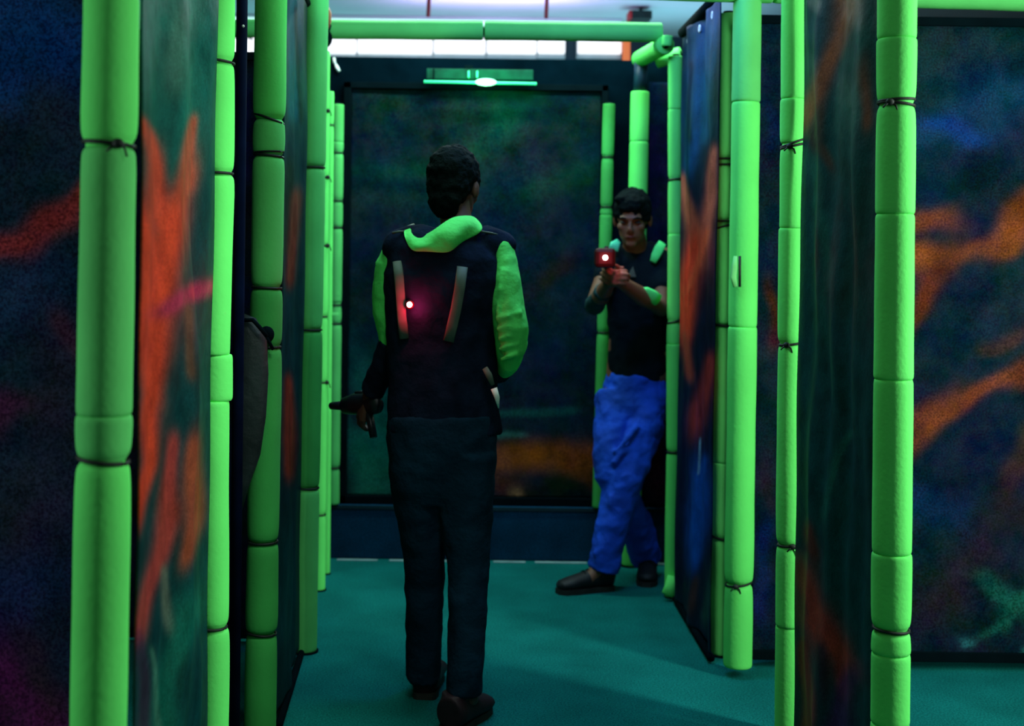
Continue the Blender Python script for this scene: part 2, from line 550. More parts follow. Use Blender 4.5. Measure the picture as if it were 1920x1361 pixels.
def paint(me, base, strokes, origin=(0, 0, 0), warp=6.0, seed=0):
    n = len(me.vertices)
    co = np.empty(n*3)
    me.vertices.foreach_get('co', co)
    co = co.reshape(-1, 3) + np.array(origin)
    ux, uy = co[:, 0]/co[:, 1]*F, (CAMZ-co[:, 2])/co[:, 1]*F
    c, s = math.cos(ROLL), math.sin(ROLL)
    px, py = CX + ux*c - uy*s, CY + ux*s + uy*c
    rng = np.random.RandomState(seed)
    wx = np.zeros(n)
    wy = np.zeros(n)
    for k in range(4):
        f = rng.uniform(0.006, 0.03)
        a, b, ph, ph2 = rng.uniform(-1, 1), rng.uniform(-1, 1), rng.uniform(0, 6.28), rng.uniform(0, 6.28)
        wx += warp*0.5*np.sin(f*(a*px + b*py)*2 + ph)
        wy += warp*0.8*np.sin(f*(b*px - a*py)*2 + ph2)
    px, py = px + wx, py + wy
    col = np.tile(np.array(base[:3]), (n, 1))
    for st in strokes:
        pts, colr, alpha = st[0], np.array(st[1][:3]), st[2]
        d = np.full(n, 1e9)
        for i in range(len(pts)-1):
            d = np.minimum(d, seg_dist(px, py, pts[i], pts[i+1]))
        if len(pts) == 1:
            d = np.hypot(px-pts[0][0], (py-pts[0][1]))/pts[0][2]
        a = (np.clip(1.12*np.exp(-1.1*d**2.4), 0, 1)*alpha)[:, None]
        col = col*(1-a) + colr*a
    at = me.color_attributes.new('paint', 'FLOAT_COLOR', 'POINT')
    rgba = np.ones((n, 4), dtype=np.float32)
    rgba[:, :3] = col
    at.data.foreach_set('color', rgba.ravel())


def cloth(name, p_lo0, p_lo1, z0, z1, nu, nv, m, base, strokes, amp=0.01, freq=14, thick=0.004, parent=None, seed=0, warp=6, sag=0.0, tight=None):
    """a hung sheet from (x,y) p_lo0 to p_lo1 with vertical folds"""
    a, b = Vector((*p_lo0, 0)), Vector((*p_lo1, 0))
    d = b - a
    nrm = Vector((d.y, -d.x, 0)).normalized()
    rng = random.Random(seed)
    phs = [rng.uniform(0, 6.28) for _ in range(6)]
    bm = bmesh.new()
    grid = []
    for j in range(nv+1):
        row = []
        z = z0 + (z1-z0)*j/nv
        for i in range(nu+1):
            u = i/nu
            fold = amp*(0.5*math.sin(freq*u + 1.3*z + phs[0]) + 0.3*math.sin(freq*2.3*u - 2.1*z + phs[1]) + 0.35*math.sin(3.0*z + 5*u + phs[2])
                        + 0.25*math.sin(11*z + 7*u + phs[3]) + 0.3*math.sin(freq*0.8*(u*1.5 + 0.4*z) + phs[4]))
            fold *= math.sin(math.pi*min(1, max(0, u*0.94+0.03)))**0.5
            p = a + d*u + nrm*fold
            p.z = z + sag*math.sin(math.pi*u)*(-1 if j == nv else 0)
            row.append(bm.verts.new(p))
        grid.append(row)
    for j in range(nv):
        for i in range(nu):
            bm.faces.new((grid[j][i], grid[j][i+1], grid[j+1][i+1], grid[j+1][i]))
    me = bpy.data.meshes.new(name)
    bm.to_mesh(me)
    bm.free()
    for p in me.polygons:
        p.use_smooth = True
    paint(me, base, strokes, warp=warp, seed=seed)
    me.materials.append(m)
    o = bpy.data.objects.new(name, me)
    COL.objects.link(o)
    if parent is not None:
        o.parent = parent
        o.matrix_parent_inverse = parent_inv(parent)
    sm = o.modifiers.new('thickness', 'SOLIDIFY')
    sm.thickness = thick
    sm.offset = 0
    return o


def xD(px, D):
    return (P(px, 490, D).x, D)


def eyelets(parent, a, b, z, n, m='pale'):
    for i in range(n):
        u = (i+0.5)/n
        x, y = a[0]+(b[0]-a[0])*u, a[1]+(b[1]-a[1])*u
        bm = bmesh.new()
        dx, dy = b[0]-a[0], b[1]-a[1]
        L = math.hypot(dx, dy)
        ex, ey = dx/L, dy/L
        pts = [Vector((x+ex*0.012*math.cos(t), y+ey*0.012*math.cos(t), z+0.012*math.sin(t))) for t in [2*math.pi*k/16 for k in range(17)]]
        bm_tube(bm, pts, 0.004, 8, cap=False)
        link_bm('eyelet', bm, M[m], parent)


def bar(parent, name, a, b, r, m):
    bm = bmesh.new()
    bm_tube(bm, [Vector(a), Vector(b)], r, 14, up=Vector((0, 0, 1)))
    return link_bm(name, bm, m, parent)


RED = (0.42, 0.035, 0.012, 1)
ORG = (0.40, 0.085, 0.018, 1)
TEAL = (0.005, 0.10, 0.075, 1)
DK = (0.002, 0.012, 0.020, 1)
DKG = (0.003, 0.020, 0.020, 1)
BLUE = (0.002, 0.025, 0.11, 1)
MAG = (0.06, 0.006, 0.045, 1)

# left banner A (between first and second left poles)
a0, b0 = (P(262, 490, 2.20).x, 2.20), (P(398, 490, 3.10).x, 3.10)
t = thing('graffiti_banner', (a0[0], a0[1], 0), 'long side banner with red forked streaks between the first two left poles', 'banner', 'painted banners lining the passage')
cloth('cloth_sheet', a0, b0, 0.06, 2.28, 110, 220, M['vinyl'], (0.002, 0.026, 0.026), [
    ([(300, -60, 120), (320, 120, 80)], (0.004, 0.085, 0.062), 0.95),
    ([(330, 120, 50), (300, 240, 36)], (0.003, 0.05, 0.038), 0.9),
    ([(345, 30, 18), (335, 110, 26)], (0.03, 0.10, 0.07), 0.7),
    ([(268, 230, 8), (290, 320, 18), (300, 400, 22)], RED, 0.8),
    ([(362, 240, 10), (352, 330, 17), (330, 400, 16), (305, 460, 26)], (0.28, 0.04, 0.016), 0.85),
    ([(262, 420, 26), (278, 520, 36), (276, 640, 32), (285, 740, 18), (276, 860, 14), (252, 960, 14)], RED, 0.95),
    ([(318, 440, 30), (300, 520, 30)], RED, 0.9),
    ([(318, 570, 16), (375, 545, 22)], (0.26, 0.02, 0.05), 0.9),  # glow of red light painted into the sheet
    ([(345, 600, 12), (352, 700, 10)], (0.10, 0.04, 0.015), 0.6),
    ([(318, 840, 12), (312, 960, 18), (290, 1060, 16), (262, 1180, 16)], (0.28, 0.03, 0.02), 0.8),
    ([(360, 840, 16), (355, 960, 20), (345, 1040, 14)], (0.24, 0.045, 0.015), 0.8),
    ([(305, 1080, 7), (320, 1170, 9)], (0.10, 0.12, 0.08), 0.6),
    ([(350, 1160, 25), (310, 1300, 28), (300, 1400, 40)], (0.004, 0.085, 0.055), 0.85),
    ([(285, 1230, 5), (300, 1400, 8)], (0.05, 0.17, 0.11), 0.5),
    ([(262, 1200, 12), (268, 1400, 18)], (0.03, 0.006, 0.03), 0.6),
], amp=0.020, freq=10, parent=t, seed=3)
bar(t, 'top_rail', (a0[0]-0.01, a0[1], 2.29), (b0[0], b0[1], 2.29), 0.014, M['rail'])
bar(t, 'bottom_rail', (a0[0]-0.01, a0[1], 0.05), (b0[0], b0[1], 0.05), 0.012, M['rail'])
eyelets(t, a0, b0, 2.25, 5)

# left banner B (between third and fourth left poles)
a0, b0 = (P(528, 490, 3.80).x, 3.80), (P(569, 490, 4.50).x, 4.50)
t = thing('graffiti_banner', (a0[0], a0[1], 0), 'slim side banner with a dark red patch between the third and fourth left poles', 'banner', 'painted banners lining the passage')
cloth('cloth_sheet', a0, b0, 0.03, 2.29, 60, 200, M['vinyl'], (0.002, 0.022, 0.026), [
    ([(550, 0, 14), (548, 200, 12)], (0.003, 0.06, 0.075), 0.9),
    ([(556, 20, 4), (562, 220, 4)], (0.001, 0.004, 0.006), 0.9),
    ([(536, 330, 14), (534, 460, 10)], (0.010, 0.03, 0.012), 0.7),
    ([(552, 380, 10), (546, 520, 9)], (0.16, 0.03, 0.012), 0.8),
    ([(540, 720, 8), (541, 820, 13), (541, 880, 10)], (0.16, 0.022, 0.010), 0.9),
    ([(540, 1000, 12), (536, 1180, 14)], (0.003, 0.045, 0.05), 0.6),
], amp=0.014, freq=9, parent=t, seed=5, warp=3)
bar(t, 'top_rail', (a0[0], a0[1], 2.30), (b0[0], b0[1], 2.30), 0.014, M['rail'])
bar(t, 'bottom_rail', (a0[0]+0.01, a0[1], 0.016), (b0[0]+0.01, b0[1], 0.016), 0.012, M['rail'])

# right banner C (blue top, red middle, blue foot)
a0, b0 = (P(1275, 490, 5.28).x, 5.28), (P(1343, 490, 4.49).x, 4.49)
t = thing('graffiti_banner', (a0[0], a0[1], 0), 'side banner painted blue above and red below, right of the thin padded pole', 'banner', 'painted banners lining the passage')
cloth('cloth_sheet', a0, b0, 0.03, 2.34, 80, 200, M['vinyl'], (0.003, 0.010, 0.025), [
    ([(1330, 20, 30), (1305, 150, 26), (1295, 300, 14)], (0.004, 0.045, 0.13), 0.95),
    ([(1335, 60, 14), (1322, 250, 10)], (0.004, 0.06, 0.12), 0.9),
    ([(1296, 120, 5), (1294, 260, 6)], (0.001, 0.004, 0.02), 0.8),
    ([(1340, 290, 8), (1335, 360, 10), (1318, 450, 14)], (0.36, 0.08, 0.05), 0.9),
    ([(1284, 340, 6), (1292, 400, 12), (1306, 470, 16)], (0.33, 0.09, 0.05), 0.9),
    ([(1300, 470, 18), (1292, 540, 20), (1285, 620, 14)], (0.50, 0.05, 0.02), 0.95),
    ([(1322, 440, 6), (1300, 530, 6)], (0.60, 0.10, 0.04), 0.8),
    ([(1284, 640, 8), (1292, 700, 8)], (0.28, 0.05, 0.03), 0.8),
    ([(1328, 690, 10), (1310, 780, 18)], (0.30, 0.03, 0.025), 0.9),
    ([(1318, 870, 8), (1312, 900, 18), (1312, 950, 22), (1300, 1040, 14)], (0.003, 0.06, 0.34), 0.95),
    ([(1314, 830, 2), (1308, 890, 2)], (0.15, 0.3, 0.5), 0.7),
    ([(1300, 1100, 8), (1298, 1140, 9)], (0.05, 0.02, 0.02), 0.7),
    ([(1335, 1060, 6), (1325, 1160, 8)], (0.02, 0.08, 0.06), 0.6),
], amp=0.016, freq=12, parent=t, seed=8, warp=3)
bar(t, 'top_rail', (a0[0], a0[1], 2.355), (b0[0]+0.01, b0[1]-0.1, 2.355), 0.022, M['rail'])
bar(t, 'bottom_rail', (a0[0], a0[1], 0.02), (b0[0], b0[1], 0.02), 0.014, M['rail'])
eyelets(t, a0, b0, 2.30, 3)

# right banner D (between the two nearest right poles)
a0, b0 = (P(1500, 490, 3.745).x, 3.745), (P(1650, 490, 3.08).x, 3.08)
t = thing('graffiti_banner', (a0[0], a0[1], 0), 'wide shiny banner with orange arcs and a red foot between the two nearest right poles', 'banner', 'painted banners lining the passage')
cloth('cloth_sheet', a0, b0, 0.03, 2.28, 130, 220, M['vinyl'], (0.002, 0.030, 0.030), [
    ([(1520, 60, 20), (1560, 20, 30), (1545, 120, 26)], (0.008, 0.03, 0.04), 0.8),
    ([(1590, -20, 24), (1578, 70, 20), (1540, 150, 20), (1512, 210, 18)], (0.20, 0.055, 0.018), 0.85),
    ([(1620, 150, 14), (1622, 220, 12)], (0.13, 0.035, 0.014), 0.85),
    ([(1540, 210, 10), (1530, 260, 14), (1550, 310, 12)], (0.045, 0.02, 0.010), 0.7),
    ([(1605, 80, 22), (1600, 190, 18)], (0.004, 0.045, 0.038), 0.8),
    ([(1512, 300, 12), (1545, 420, 12), (1550, 640, 10)], (0.004, 0.05, 0.036), 0.7),
    ([(1620, 380, 20), (1590, 560, 18)], (0.002, 0.026, 0.022), 0.8),
    ([(1600, 820, 6), (1565, 860, 8), (1550, 960, 10)], (0.006, 0.065, 0.045), 0.7),
    ([(1515, 1000, 12), (1525, 1040, 12)], (0.07, 0.014, 0.008), 0.8),
    ([(1520, 1120, 26), (1540, 1170, 36), (1580, 1230, 22), (1590, 1290, 14)], (0.17, 0.022, 0.010), 0.9),
    ([(1510, 1230, 14), (1515, 1400, 16)], (0.13, 0.02, 0.010), 0.9),
    ([(1595, 1290, 22), (1575, 1380, 30)], (0.030, 0.010, 0.050), 0.8),
    ([(1545, 1230, 10), (1548, 1290, 14)], (0.012, 0.010, 0.014), 0.8),
], amp=0.020, freq=11, parent=t, seed=11)
bar(t, 'top_rail', (a0[0], a0[1], 2.29), (b0[0], b0[1], 2.29), 0.014, M['rail'])
bar(t, 'bottom_rail', (a0[0], a0[1], 0.02), (b0[0], b0[1], 0.02), 0.012, M['rail'])
eyelets(t, a0, b0, 2.25, 4)

# frontal mural boards ------------------------------------
def board(D, x0, x1, z0, z1, name, label, base, strokes, nu, nv, seed, warp=9, trim_r=0.012, depth=0.03, cat='mural board'):
    t = thing(name, ((x0+x1)/2, D, z0 if z0 > 0.1 else 0.0), label, cat)
    cloth('painted_face', (x0, D), (x1, D), z0, z1, nu, nv, M['vinyl_front'], base, strokes, amp=0.002, freq=6, parent=t, seed=seed, warp=warp)
    box('backing_board', (x0, D+0.008, z0), (x1, D+depth, z1), M['darkwall'], t)
    box('bottom_batten', (x0, D-0.018, z0-0.0), (x1, D-0.006, z0+0.035), M['rail'], t)
    box('top_batten', (x0, D-0.018, z1-0.03), (x1, D-0.006, z1), M['rail'], t)
    return t


board(2.70, -1.75, P(168, 490, 2.70).x, 0.0, 2.25, 'mural_board', 'dark mural wall with blurred red streak at the far left edge', (0.006, 0.020, 0.038), [
    ([(60, 20, 160), (110, 60, 60)], (0.0017, 0.0374, 0.1445), 0.8),
    ([(0, 150, 60), (60, 120, 50)], (0.0017, 0.0408, 0.17), 0.8),
    ([(150, 360, 18), (95, 410, 30), (40, 440, 24), (-40, 470, 20)], (0.221, 0.0238, 0.0238), 0.95),
    ([(120, 620, 24), (130, 640, 20)], (0.0595, 0.017, 0.0272), 0.7),
    ([(20, 560, 60), (80, 540, 50)], (0.0051, 0.0306, 0.0765), 0.6),
    ([(-10, 780, 40), (30, 770, 24)], (0.0765, 0.0102, 0.0408), 0.7),
    ([(90, 760, 60), (60, 1000, 80)], (0.017, 0.017, 0.0374), 0.7),
    ([(30, 1130, 80), (70, 1110, 60)], (0.0068, 0.0204, 0.0765), 0.7),
    ([(20, 1300, 70), (60, 1350, 90)], (0.0935, 0.0068, 0.068), 0.9),
    ([(80, 1240, 30), (90, 1270, 30)], (0.0306, 0.017, 0.0204), 0.7),
], 100, 160, 21)

board(4.46, P(1418, 490, 4.46).x, 2.5, 0.03, 2.27, 'mural_board', 'wide dark mural wall with orange claw streaks at the far right', (0.002, 0.012, 0.020), [
    ([(1800, 110, 120), (1760, 180, 60)], (0.002, 0.020, 0.022), 0.8),
    ([(1740, 250, 40), (1850, 210, 50), (1920, 200, 40)], (0.001, 0.028, 0.070), 0.8),
    ([(1770, 225, 20), (1800, 235, 25)], (0.001, 0.030, 0.15), 0.8),
    ([(1715, 410, 30), (1750, 405, 22)], (0.12, 0.030, 0.008), 0.9),
    ([(1930, 390, 26), (1860, 450, 20), (1790, 480, 22), (1715, 490, 26)], (0.17, 0.042, 0.010), 0.95),
    ([(1770, 500, 30), (1730, 560, 26), (1715, 600, 18)], (0.10, 0.022, 0.008), 0.85),
    ([(1930, 700, 26), (1850, 740, 18), (1770, 770, 20), (1710, 810, 26)], (0.16, 0.036, 0.010), 0.95),
    ([(1900, 630, 16), (1850, 650, 12)], (0.06, 0.022, 0.010), 0.6),
    ([(1920, 860, 24), (1900, 900, 20)], (0.045, 0.020, 0.006), 0.6),
    ([(1740, 940, 40), (1780, 960, 40)], (0.001, 0.018, 0.065), 0.8),
    ([(1860, 1090, 16), (1900, 1130, 20), (1880, 1160, 14), (1855, 1175, 12)], (0.005, 0.085, 0.065), 0.85),
    ([(1930, 1100, 16), (1900, 1120, 16)], (0.005, 0.085, 0.065), 0.8),
    ([(1815, 1203, 12)], (0.012, 0.10, 0.11), 0.9),
    ([(1918, 1212, 11)], (0.012, 0.10, 0.09), 0.9),
    ([(1860, 1010, 50), (1780, 1100, 50)], (0.018, 0.008, 0.016), 0.6),
    ([(1447, 540, 9), (1448, 640, 13)], (0.055, 0.012, 0.008), 0.9),
    ([(1440, 220, 14), (1445, 260, 12)], (0.001, 0.010, 0.045), 0.7),
    ([(1435, 1010, 16), (1435, 1130, 16)], (0.001, 0.012, 0.075), 0.8),
    ([(1435, 900, 14), (1440, 940, 14)], (0.016, 0.008, 0.016), 0.6),
], 150, 200, 23)

board(4.66, -2.3, P(560, 490, 4.66).x, 0.02, 2.15, 'mural_board', 'dark mural wall seen only through the gap between the second and third left poles', (0.002, 0.008, 0.014), [
    ([(450, 180, 14), (450, 330, 14)], (0.001, 0.008, 0.06), 0.8),
    ([(450, 540, 12), (448, 560, 14)], (0.001, 0.008, 0.055), 0.8),
    ([(445, 860, 10), (445, 920, 12)], (0.001, 0.006, 0.06), 0.8),
    ([(440, 1060, 14), (440, 1300, 18)], (0.012, 0.004, 0.016), 0.8),
], 60, 120, 25)

# dark blue bare upright in the left gap
t = thing('bare_post', (P(452, 490, 3.5).x, 3.5, 0), 'slim dark blue post standing in the gap between the second and third left poles', 'post')
bm = bmesh.new()
A, B = P(441, 1200, 3.5), P(453, 100, 3.5)
def along(z): return A + (B-A)*((z-A.z)/(B.z-A.z))
bm_tube(bm, [along(0.01), along(1.2), along(2.3)], S(21, 3.5)/2, 16)
link_bm('post_tube', bm, mat('navy_post_paint', (0.001, 0.004, 0.018), 0.9, 0.5, 8, spec=0.03), t)
bm = bmesh.new()
bm_tube(bm, [Vector((along(0).x, 3.5, 0)), Vector((along(0).x, 3.5, 0.008))], 0.03, 20)
link_bm('base_plate', bm, M['rail'], t)
bm = bmesh.new()
bm_ball(bm, P(456, 49, 3.475), 0.004)
link_bm('bolt', bm, M['pale'], t)

# ------------------------------------------------------------------ far wall and its plinth
YF = 6.05
t = thing('mural_board', (0.05, YF, 0.25), 'framed dark green mural with an orange shape at its foot, closing the passage', 'mural board')
xl, xr = P(655, 490, YF).x, P(1124, 490, YF).x
cloth('painted_face', (xl, YF), (xr, YF), 0.29, 2.21, 130, 200, M['vinyl_front'], (0.002, 0.013, 0.020), [
    ([(860, 180, 170), (760, 200, 80)], (0.001, 0.012, 0.010), 0.8),
    ([(985, 180, 36), (950, 240, 32), (900, 290, 22)], (0.002, 0.030, 0.018), 0.8),
    ([(690, 320, 14), (760, 310, 20), (820, 300, 16)], (0.002, 0.034, 0.020), 0.8),
    ([(720, 360, 28), (800, 345, 24)], (0.002, 0.022, 0.016), 0.7),
    ([(1000, 370, 20), (1090, 330, 28)], (0.002, 0.028, 0.017), 0.7),
    ([(1060, 500, 22), (1040, 520, 20)], (0.018, 0.008, 0.006), 0.6),
    ([(690, 820, 55), (700, 880, 50), (690, 930, 30)], (0.003, 0.095, 0.062), 0.95),
    ([(715, 720, 12), (700, 790, 18)], (0.003, 0.080, 0.055), 0.8),
    ([(650, 760, 20), (660, 780, 14)], (0.001, 0.010, 0.014), 0.9),
    ([(940, 790, 8), (1000, 785, 8), (1060, 768, 8)], (0.003, 0.060, 0.048), 0.7),
    ([(930, 830, 7), (975, 829, 6)], (0.02, 0.12, 0.10), 0.7),
    ([(930, 868, 22), (1010, 862, 26), (1100, 855, 32)], (0.20, 0.048, 0.009), 0.98),
    ([(930, 905, 16), (960, 915, 20)], (0.10, 0.024, 0.006), 0.7),
    ([(1085, 880, 22), (1110, 900, 14)], (0.16, 0.036, 0.008), 0.8),
    ([(1000, 930, 24), (1070, 920, 22)], (0.003, 0.010, 0.008), 0.9),
    ([(965, 925, 14)], (0.30, 0.14, 0.06), 0.9),
], amp=0.003, freq=5, parent=t, seed=31, warp=6)
for nm, lo_, hi_ in (('frame_side', (xl-0.035, YF-0.02, 0.25), (xl, YF+0.02, 2.24)), ('frame_side', (xr, YF-0.02, 0.25), (xr+0.03, YF+0.02, 2.24)),
                     ('frame_top', (xl-0.035, YF-0.02, 2.21), (xr+0.03, YF+0.02, 2.24)), ('frame_bottom', (xl-0.035, YF-0.02, 0.25), (xr+0.03, YF+0.02, 0.29))):
    box(nm, lo_, hi_, M['rail'], t)

wf = box('wall_far', (-2.3, YF+0.025, 0.0), (2.6, YF+0.10, P(900, 108, YF).z), M['darkwall'])
structure(wf)
kb = box('trim_1', (-2.3, YF-0.05, 0.0), (2.6, YF+0.02, 0.25), M['kerb'], bevel=0.006)
structure(kb)
kc = box('trim_2', (-2.3, YF-0.056, 0.235), (2.6, YF-0.048, 0.25), mat('trim_edge', (0.004, 0.022, 0.032), 0.5, 0.3), bevel=0)
structure(kc)
# blue and red painted strip beside the mural, right
t = thing('side_mural_strip', (P(1240, 490, 5.98).x, 5.98, 0.25), 'narrow dark mural strip right of the pale pole with a deep red foot', 'mural board')
cloth('painted_face', (P(1212, 490, 5.99).x, 5.99), (P(1300, 490, 5.99).x, 5.99), 0.26, 2.25, 24, 120, M['vinyl_front'], (0.002, 0.006, 0.018), [
    ([(1230, 820, 14), (1235, 900, 22)], (0.030, 0.006, 0.010), 0.8),
    ([(1230, 150, 20), (1235, 190, 16)], (0.001, 0.008, 0.035), 0.8),
], amp=0.004, parent=t, seed=33)

# tape line on the floor: pieces with small gaps
for i, (xa, xb) in enumerate(((632, 708), (730, 850), (862, 905), (925, 985), (1003, 1100), (1165, 1182), (1215, 1250))):
    A, B = P(xa, 1050, 5.97), P(xb, 1051, 5.97)
    bm = bmesh.new()
    bm_box(bm, (A.x, 5.955, 0.001), (B.x, 5.985, 0.003), 0)
    o = link_bm('tape_strip', bm, M['line'], None, smooth=False)
    where = ['furthest left piece', 'piece left of the striped vest wearer', 'piece behind the legs of the vest wearer', 'piece just right of the dark trousers',
             'longest piece before the black shoe', 'short piece between the black shoes', 'piece at the foot of the thin right pole'][i]
    tag(o, 'pale tape line on the floor, ' + where, 'floor tape', 'pale tape pieces along the far kerb')

# ------------------------------------------------------------------ room shell
fl = box('floor', (-4, -1.5, -0.05), (4.5, 9.1, 0.0), M['floor'], bevel=0)
structure(fl)
ce = box('ceiling', (-4, -1.5, 3.0), (4.5, 9.1, 3.05), M['ceiling'], bevel=0)
structure(ce)
for nm, lo_, hi_ in (('wall_back', (-4, 9.0, 0), (4.5, 9.1, 3.0)), ('wall_left', (-4.1, -1.5, 0), (-4, 9.1, 3.0)), ('wall_right', (4.5, -1.5, 0), (4.6, 9.1, 3.0)), ('wall_front', (-4, -1.6, 0), (4.5, -1.5, 3.0))):
    structure(box(nm, lo_, hi_, M['wall'], bevel=0))

# bright strip of tube lights high on the hall's far wall
xs = [P(p, 85, 8.9).x for p in (330, 470, 612, 668, 812, 912, 1008, 1062, 1082, 1168)]
for i in range(len(xs)-1):
    if i == 7:
        continue
    t = thing('strip_light', ((xs[i]+xs[i+1])/2, 8.95, P(900, 97, 8.9).z),
              'white glowing wall strip light, ' + ['outermost, left of the left poles', 'seen between the left poles', 'shortest, by the left end of the long beam', 'second from the beam end', 'left of the notch in the beam',
               'right of the notch in the beam', 'left of the grey gap', '', 'next to the orange post'][i], 'light', 'white strip lights under the hall ceiling')
    z0, z1 = P((xs[i]/8.9*F)+CX, 99, 8.9).z, P((xs[i]/8.9*F)+CX, 70, 8.9).z
    box('diffuser', (xs[i]+0.008, 8.90, z0), (xs[i+1]-0.008, 8.96, z1), M['strip_light'], t, bevel=0.01)
    box('housing', (xs[i]+0.002, 8.965, z0-0.03), (xs[i+1]-0.002, 8.995, z1+0.01), mat('housing_grey', (0.35, 0.42, 0.45), 0.4, 0.1), t, bevel=0.004)
t = thing('ceiling_glow_strip', (P(900, 33, 8.4).x, 8.4, 2.95), 'long pale glowing strip added for the bright ceiling above the long beam', 'light')  # added glowing strip standing in for the bright line of ceiling
box('diffuser', (P(430, 33, 8.4).x, 8.36, 2.955), (P(1165, 33, 8.4).x, 8.46, 2.975), mat('pale_ceiling_glow', (0.8, 0.9, 0.9), 0.5, 0.02, emit=(0.62, 1.0, 0.92), estr=0.9), t, bevel=0.006)
box('housing', (P(430, 33, 8.4).x, 8.35, 2.976), (P(1165, 33, 8.4).x, 8.47, 2.999), M['ceiling'], t, bevel=0.004)
t = thing('orange_post', (P(1175, 90, 8.85).x, 8.85, 0), 'orange painted post at the right end of the white strip lights', 'post')
box('post_body', (P(1168, 90, 8.85).x, 8.83, 0), (P(1181, 90, 8.85).x, 8.88, 2.99), M['orange'], t)
box('post_foot', (P(1164, 90, 8.85).x, 8.80, 0), (P(1185, 90, 8.85).x, 8.91, 0.02), M['rail'], t)

# red hanging cords, speaker box
for px, lb in ((803, 'left'), (1024, 'right')):
    t = thing('red_cable', P(px, 30, 7.0), f'thin red cable hanging from the hall ceiling, the {lb} one of the pair', 'cord', 'red hanging cables')
    top = P(px, 20, 7.0)
    bm = bmesh.new()
    bm_tube(bm, [Vector((top.x, top.y, 2.999)), Vector((top.x+0.004, top.y, 2.86)), Vector((top.x, top.y, 2.735))], 0.011, 8)
    link_bm('cord_line', bm, M['cord'], t)
    bm = bmesh.new()
    bm_tube(bm, [Vector((top.x, top.y, 2.985)), Vector((top.x, top.y, 2.9995))], 0.028, 16)
    link_bm('ceiling_hook', bm, M['cord'], t)
t = thing('hanging_speaker', P(1200, 38, 8.0), 'small black speaker box hung under the hall ceiling near the orange post', 'speaker')
A, B = P(1183, 38, 8.0), P(1220, 10, 8.0)
box('cabinet', (A.x, 7.93, A.z), (B.x, 8.07, min(B.z, 2.97)), M['speaker'], t)
box('red_side', (A.x-0.02, 7.93, A.z), (A.x-0.001, 8.07, min(B.z, 2.97)), M['speaker_side'], t)
box('bracket', ((A.x+B.x)/2-0.01, 7.99, min(B.z, 2.97)), ((A.x+B.x)/2+0.01, 8.01, 3.0), M['rail'], t)

# green LED bar over the far mural
t = thing('led_bar_light', P(900, 155, 5.97), 'glowing green bar light hung above the framed mural', 'light')
z = P(900, 155, 5.96).z
bar(t, 'light_tube', P(795, 153, 5.96), P(1006, 157, 5.96), 0.0065, M['led_green'])
bm = bmesh.new()
bm_ball(bm, P(911, 154, 5.945), (0.050, 0.02, 0.017))
link_bm('bright_centre', bm, M['led_hot'], t)
A, B = P(800, 148, 5.99), P(1000, 131, 5.99)
box('reflector', (A.x, 5.985, A.z), (B.x, 6.0, B.z), M['led_trim'], t)
box('mounting_bracket', (-0.01, 5.99, B.z), (0.03, YF+0.03, B.z+0.02), M['rail'], t)
box('mounting_bracket', (P(812, 140, 5.98).x, 5.975, A.z-0.01), (P(812, 140, 5.98).x+0.006, 5.985, B.z), M['rail'], t)
for q in (877, 893):
    box('reflector_clip', (P(q, 140, 5.98).x, 5.97, P(q, 146, 5.98).z), (P(q, 140, 5.98).x+0.008, 5.983, P(q, 133, 5.98).z), M['led_green'], t)
ld = bpy.data.lights.new('green_bar_lamp', 'POINT')
ld.energy = 3.0
ld.color = (0.03, 1.0, 0.30)
ld.shadow_soft_size = 0.05
lo_ = bpy.data.objects.new('green_bar_lamp', ld)
COL.objects.link(lo_)
lo_.location = P(911, 162, 5.88)

# bits near the fifth pole's top: brown tape, white stick
t = thing('brown_tape_tail', P(617, 45, 5.30), 'torn brown tape hanging where the long beam meets the left poles', 'tape')
bm = bmesh.new()
bm_tube(bm, [P(614, 14, 5.30), P(617, 26, 5.29), P(618, 40, 5.29), P(614, 56, 5.30)], [(0.006, 0.002), (0.010, 0.003), (0.007, 0.003), (0.003, 0.002)], 10)
link_bm('tape_strip_end', bm, M['tape'], t)
bm = bmesh.new()
bm_ball(bm, P(607, 72, 5.33), (0.036, 0.03, 0.042))
bm_tube(bm, [P(607, 62, 5.31), P(614, 52, 5.31), P(620, 46, 5.31)], [0.018, 0.015, 0.006], 12)
link_bm('black_knot', bm, M['rail'], t)
t = thing('white_cable_stub', P(630, 120, 6.06), 'short white cable end on the dark wall left of the green bar light', 'cable')
bm = bmesh.new()
bm_tube(bm, [P(626, 108, 6.06), P(627, 117, 6.06), P(629, 120, 6.06)], [0.007, 0.008, 0.004], 10)
link_bm('upper_plug', bm, M['pale'], t)
bm = bmesh.new()
bm_tube(bm, [P(629, 120, 6.06), P(632, 127, 6.06), P(636, 134, 6.06)], [0.006, 0.010, 0.008], 10)
link_bm('lower_plug', bm, M['pale'], t)

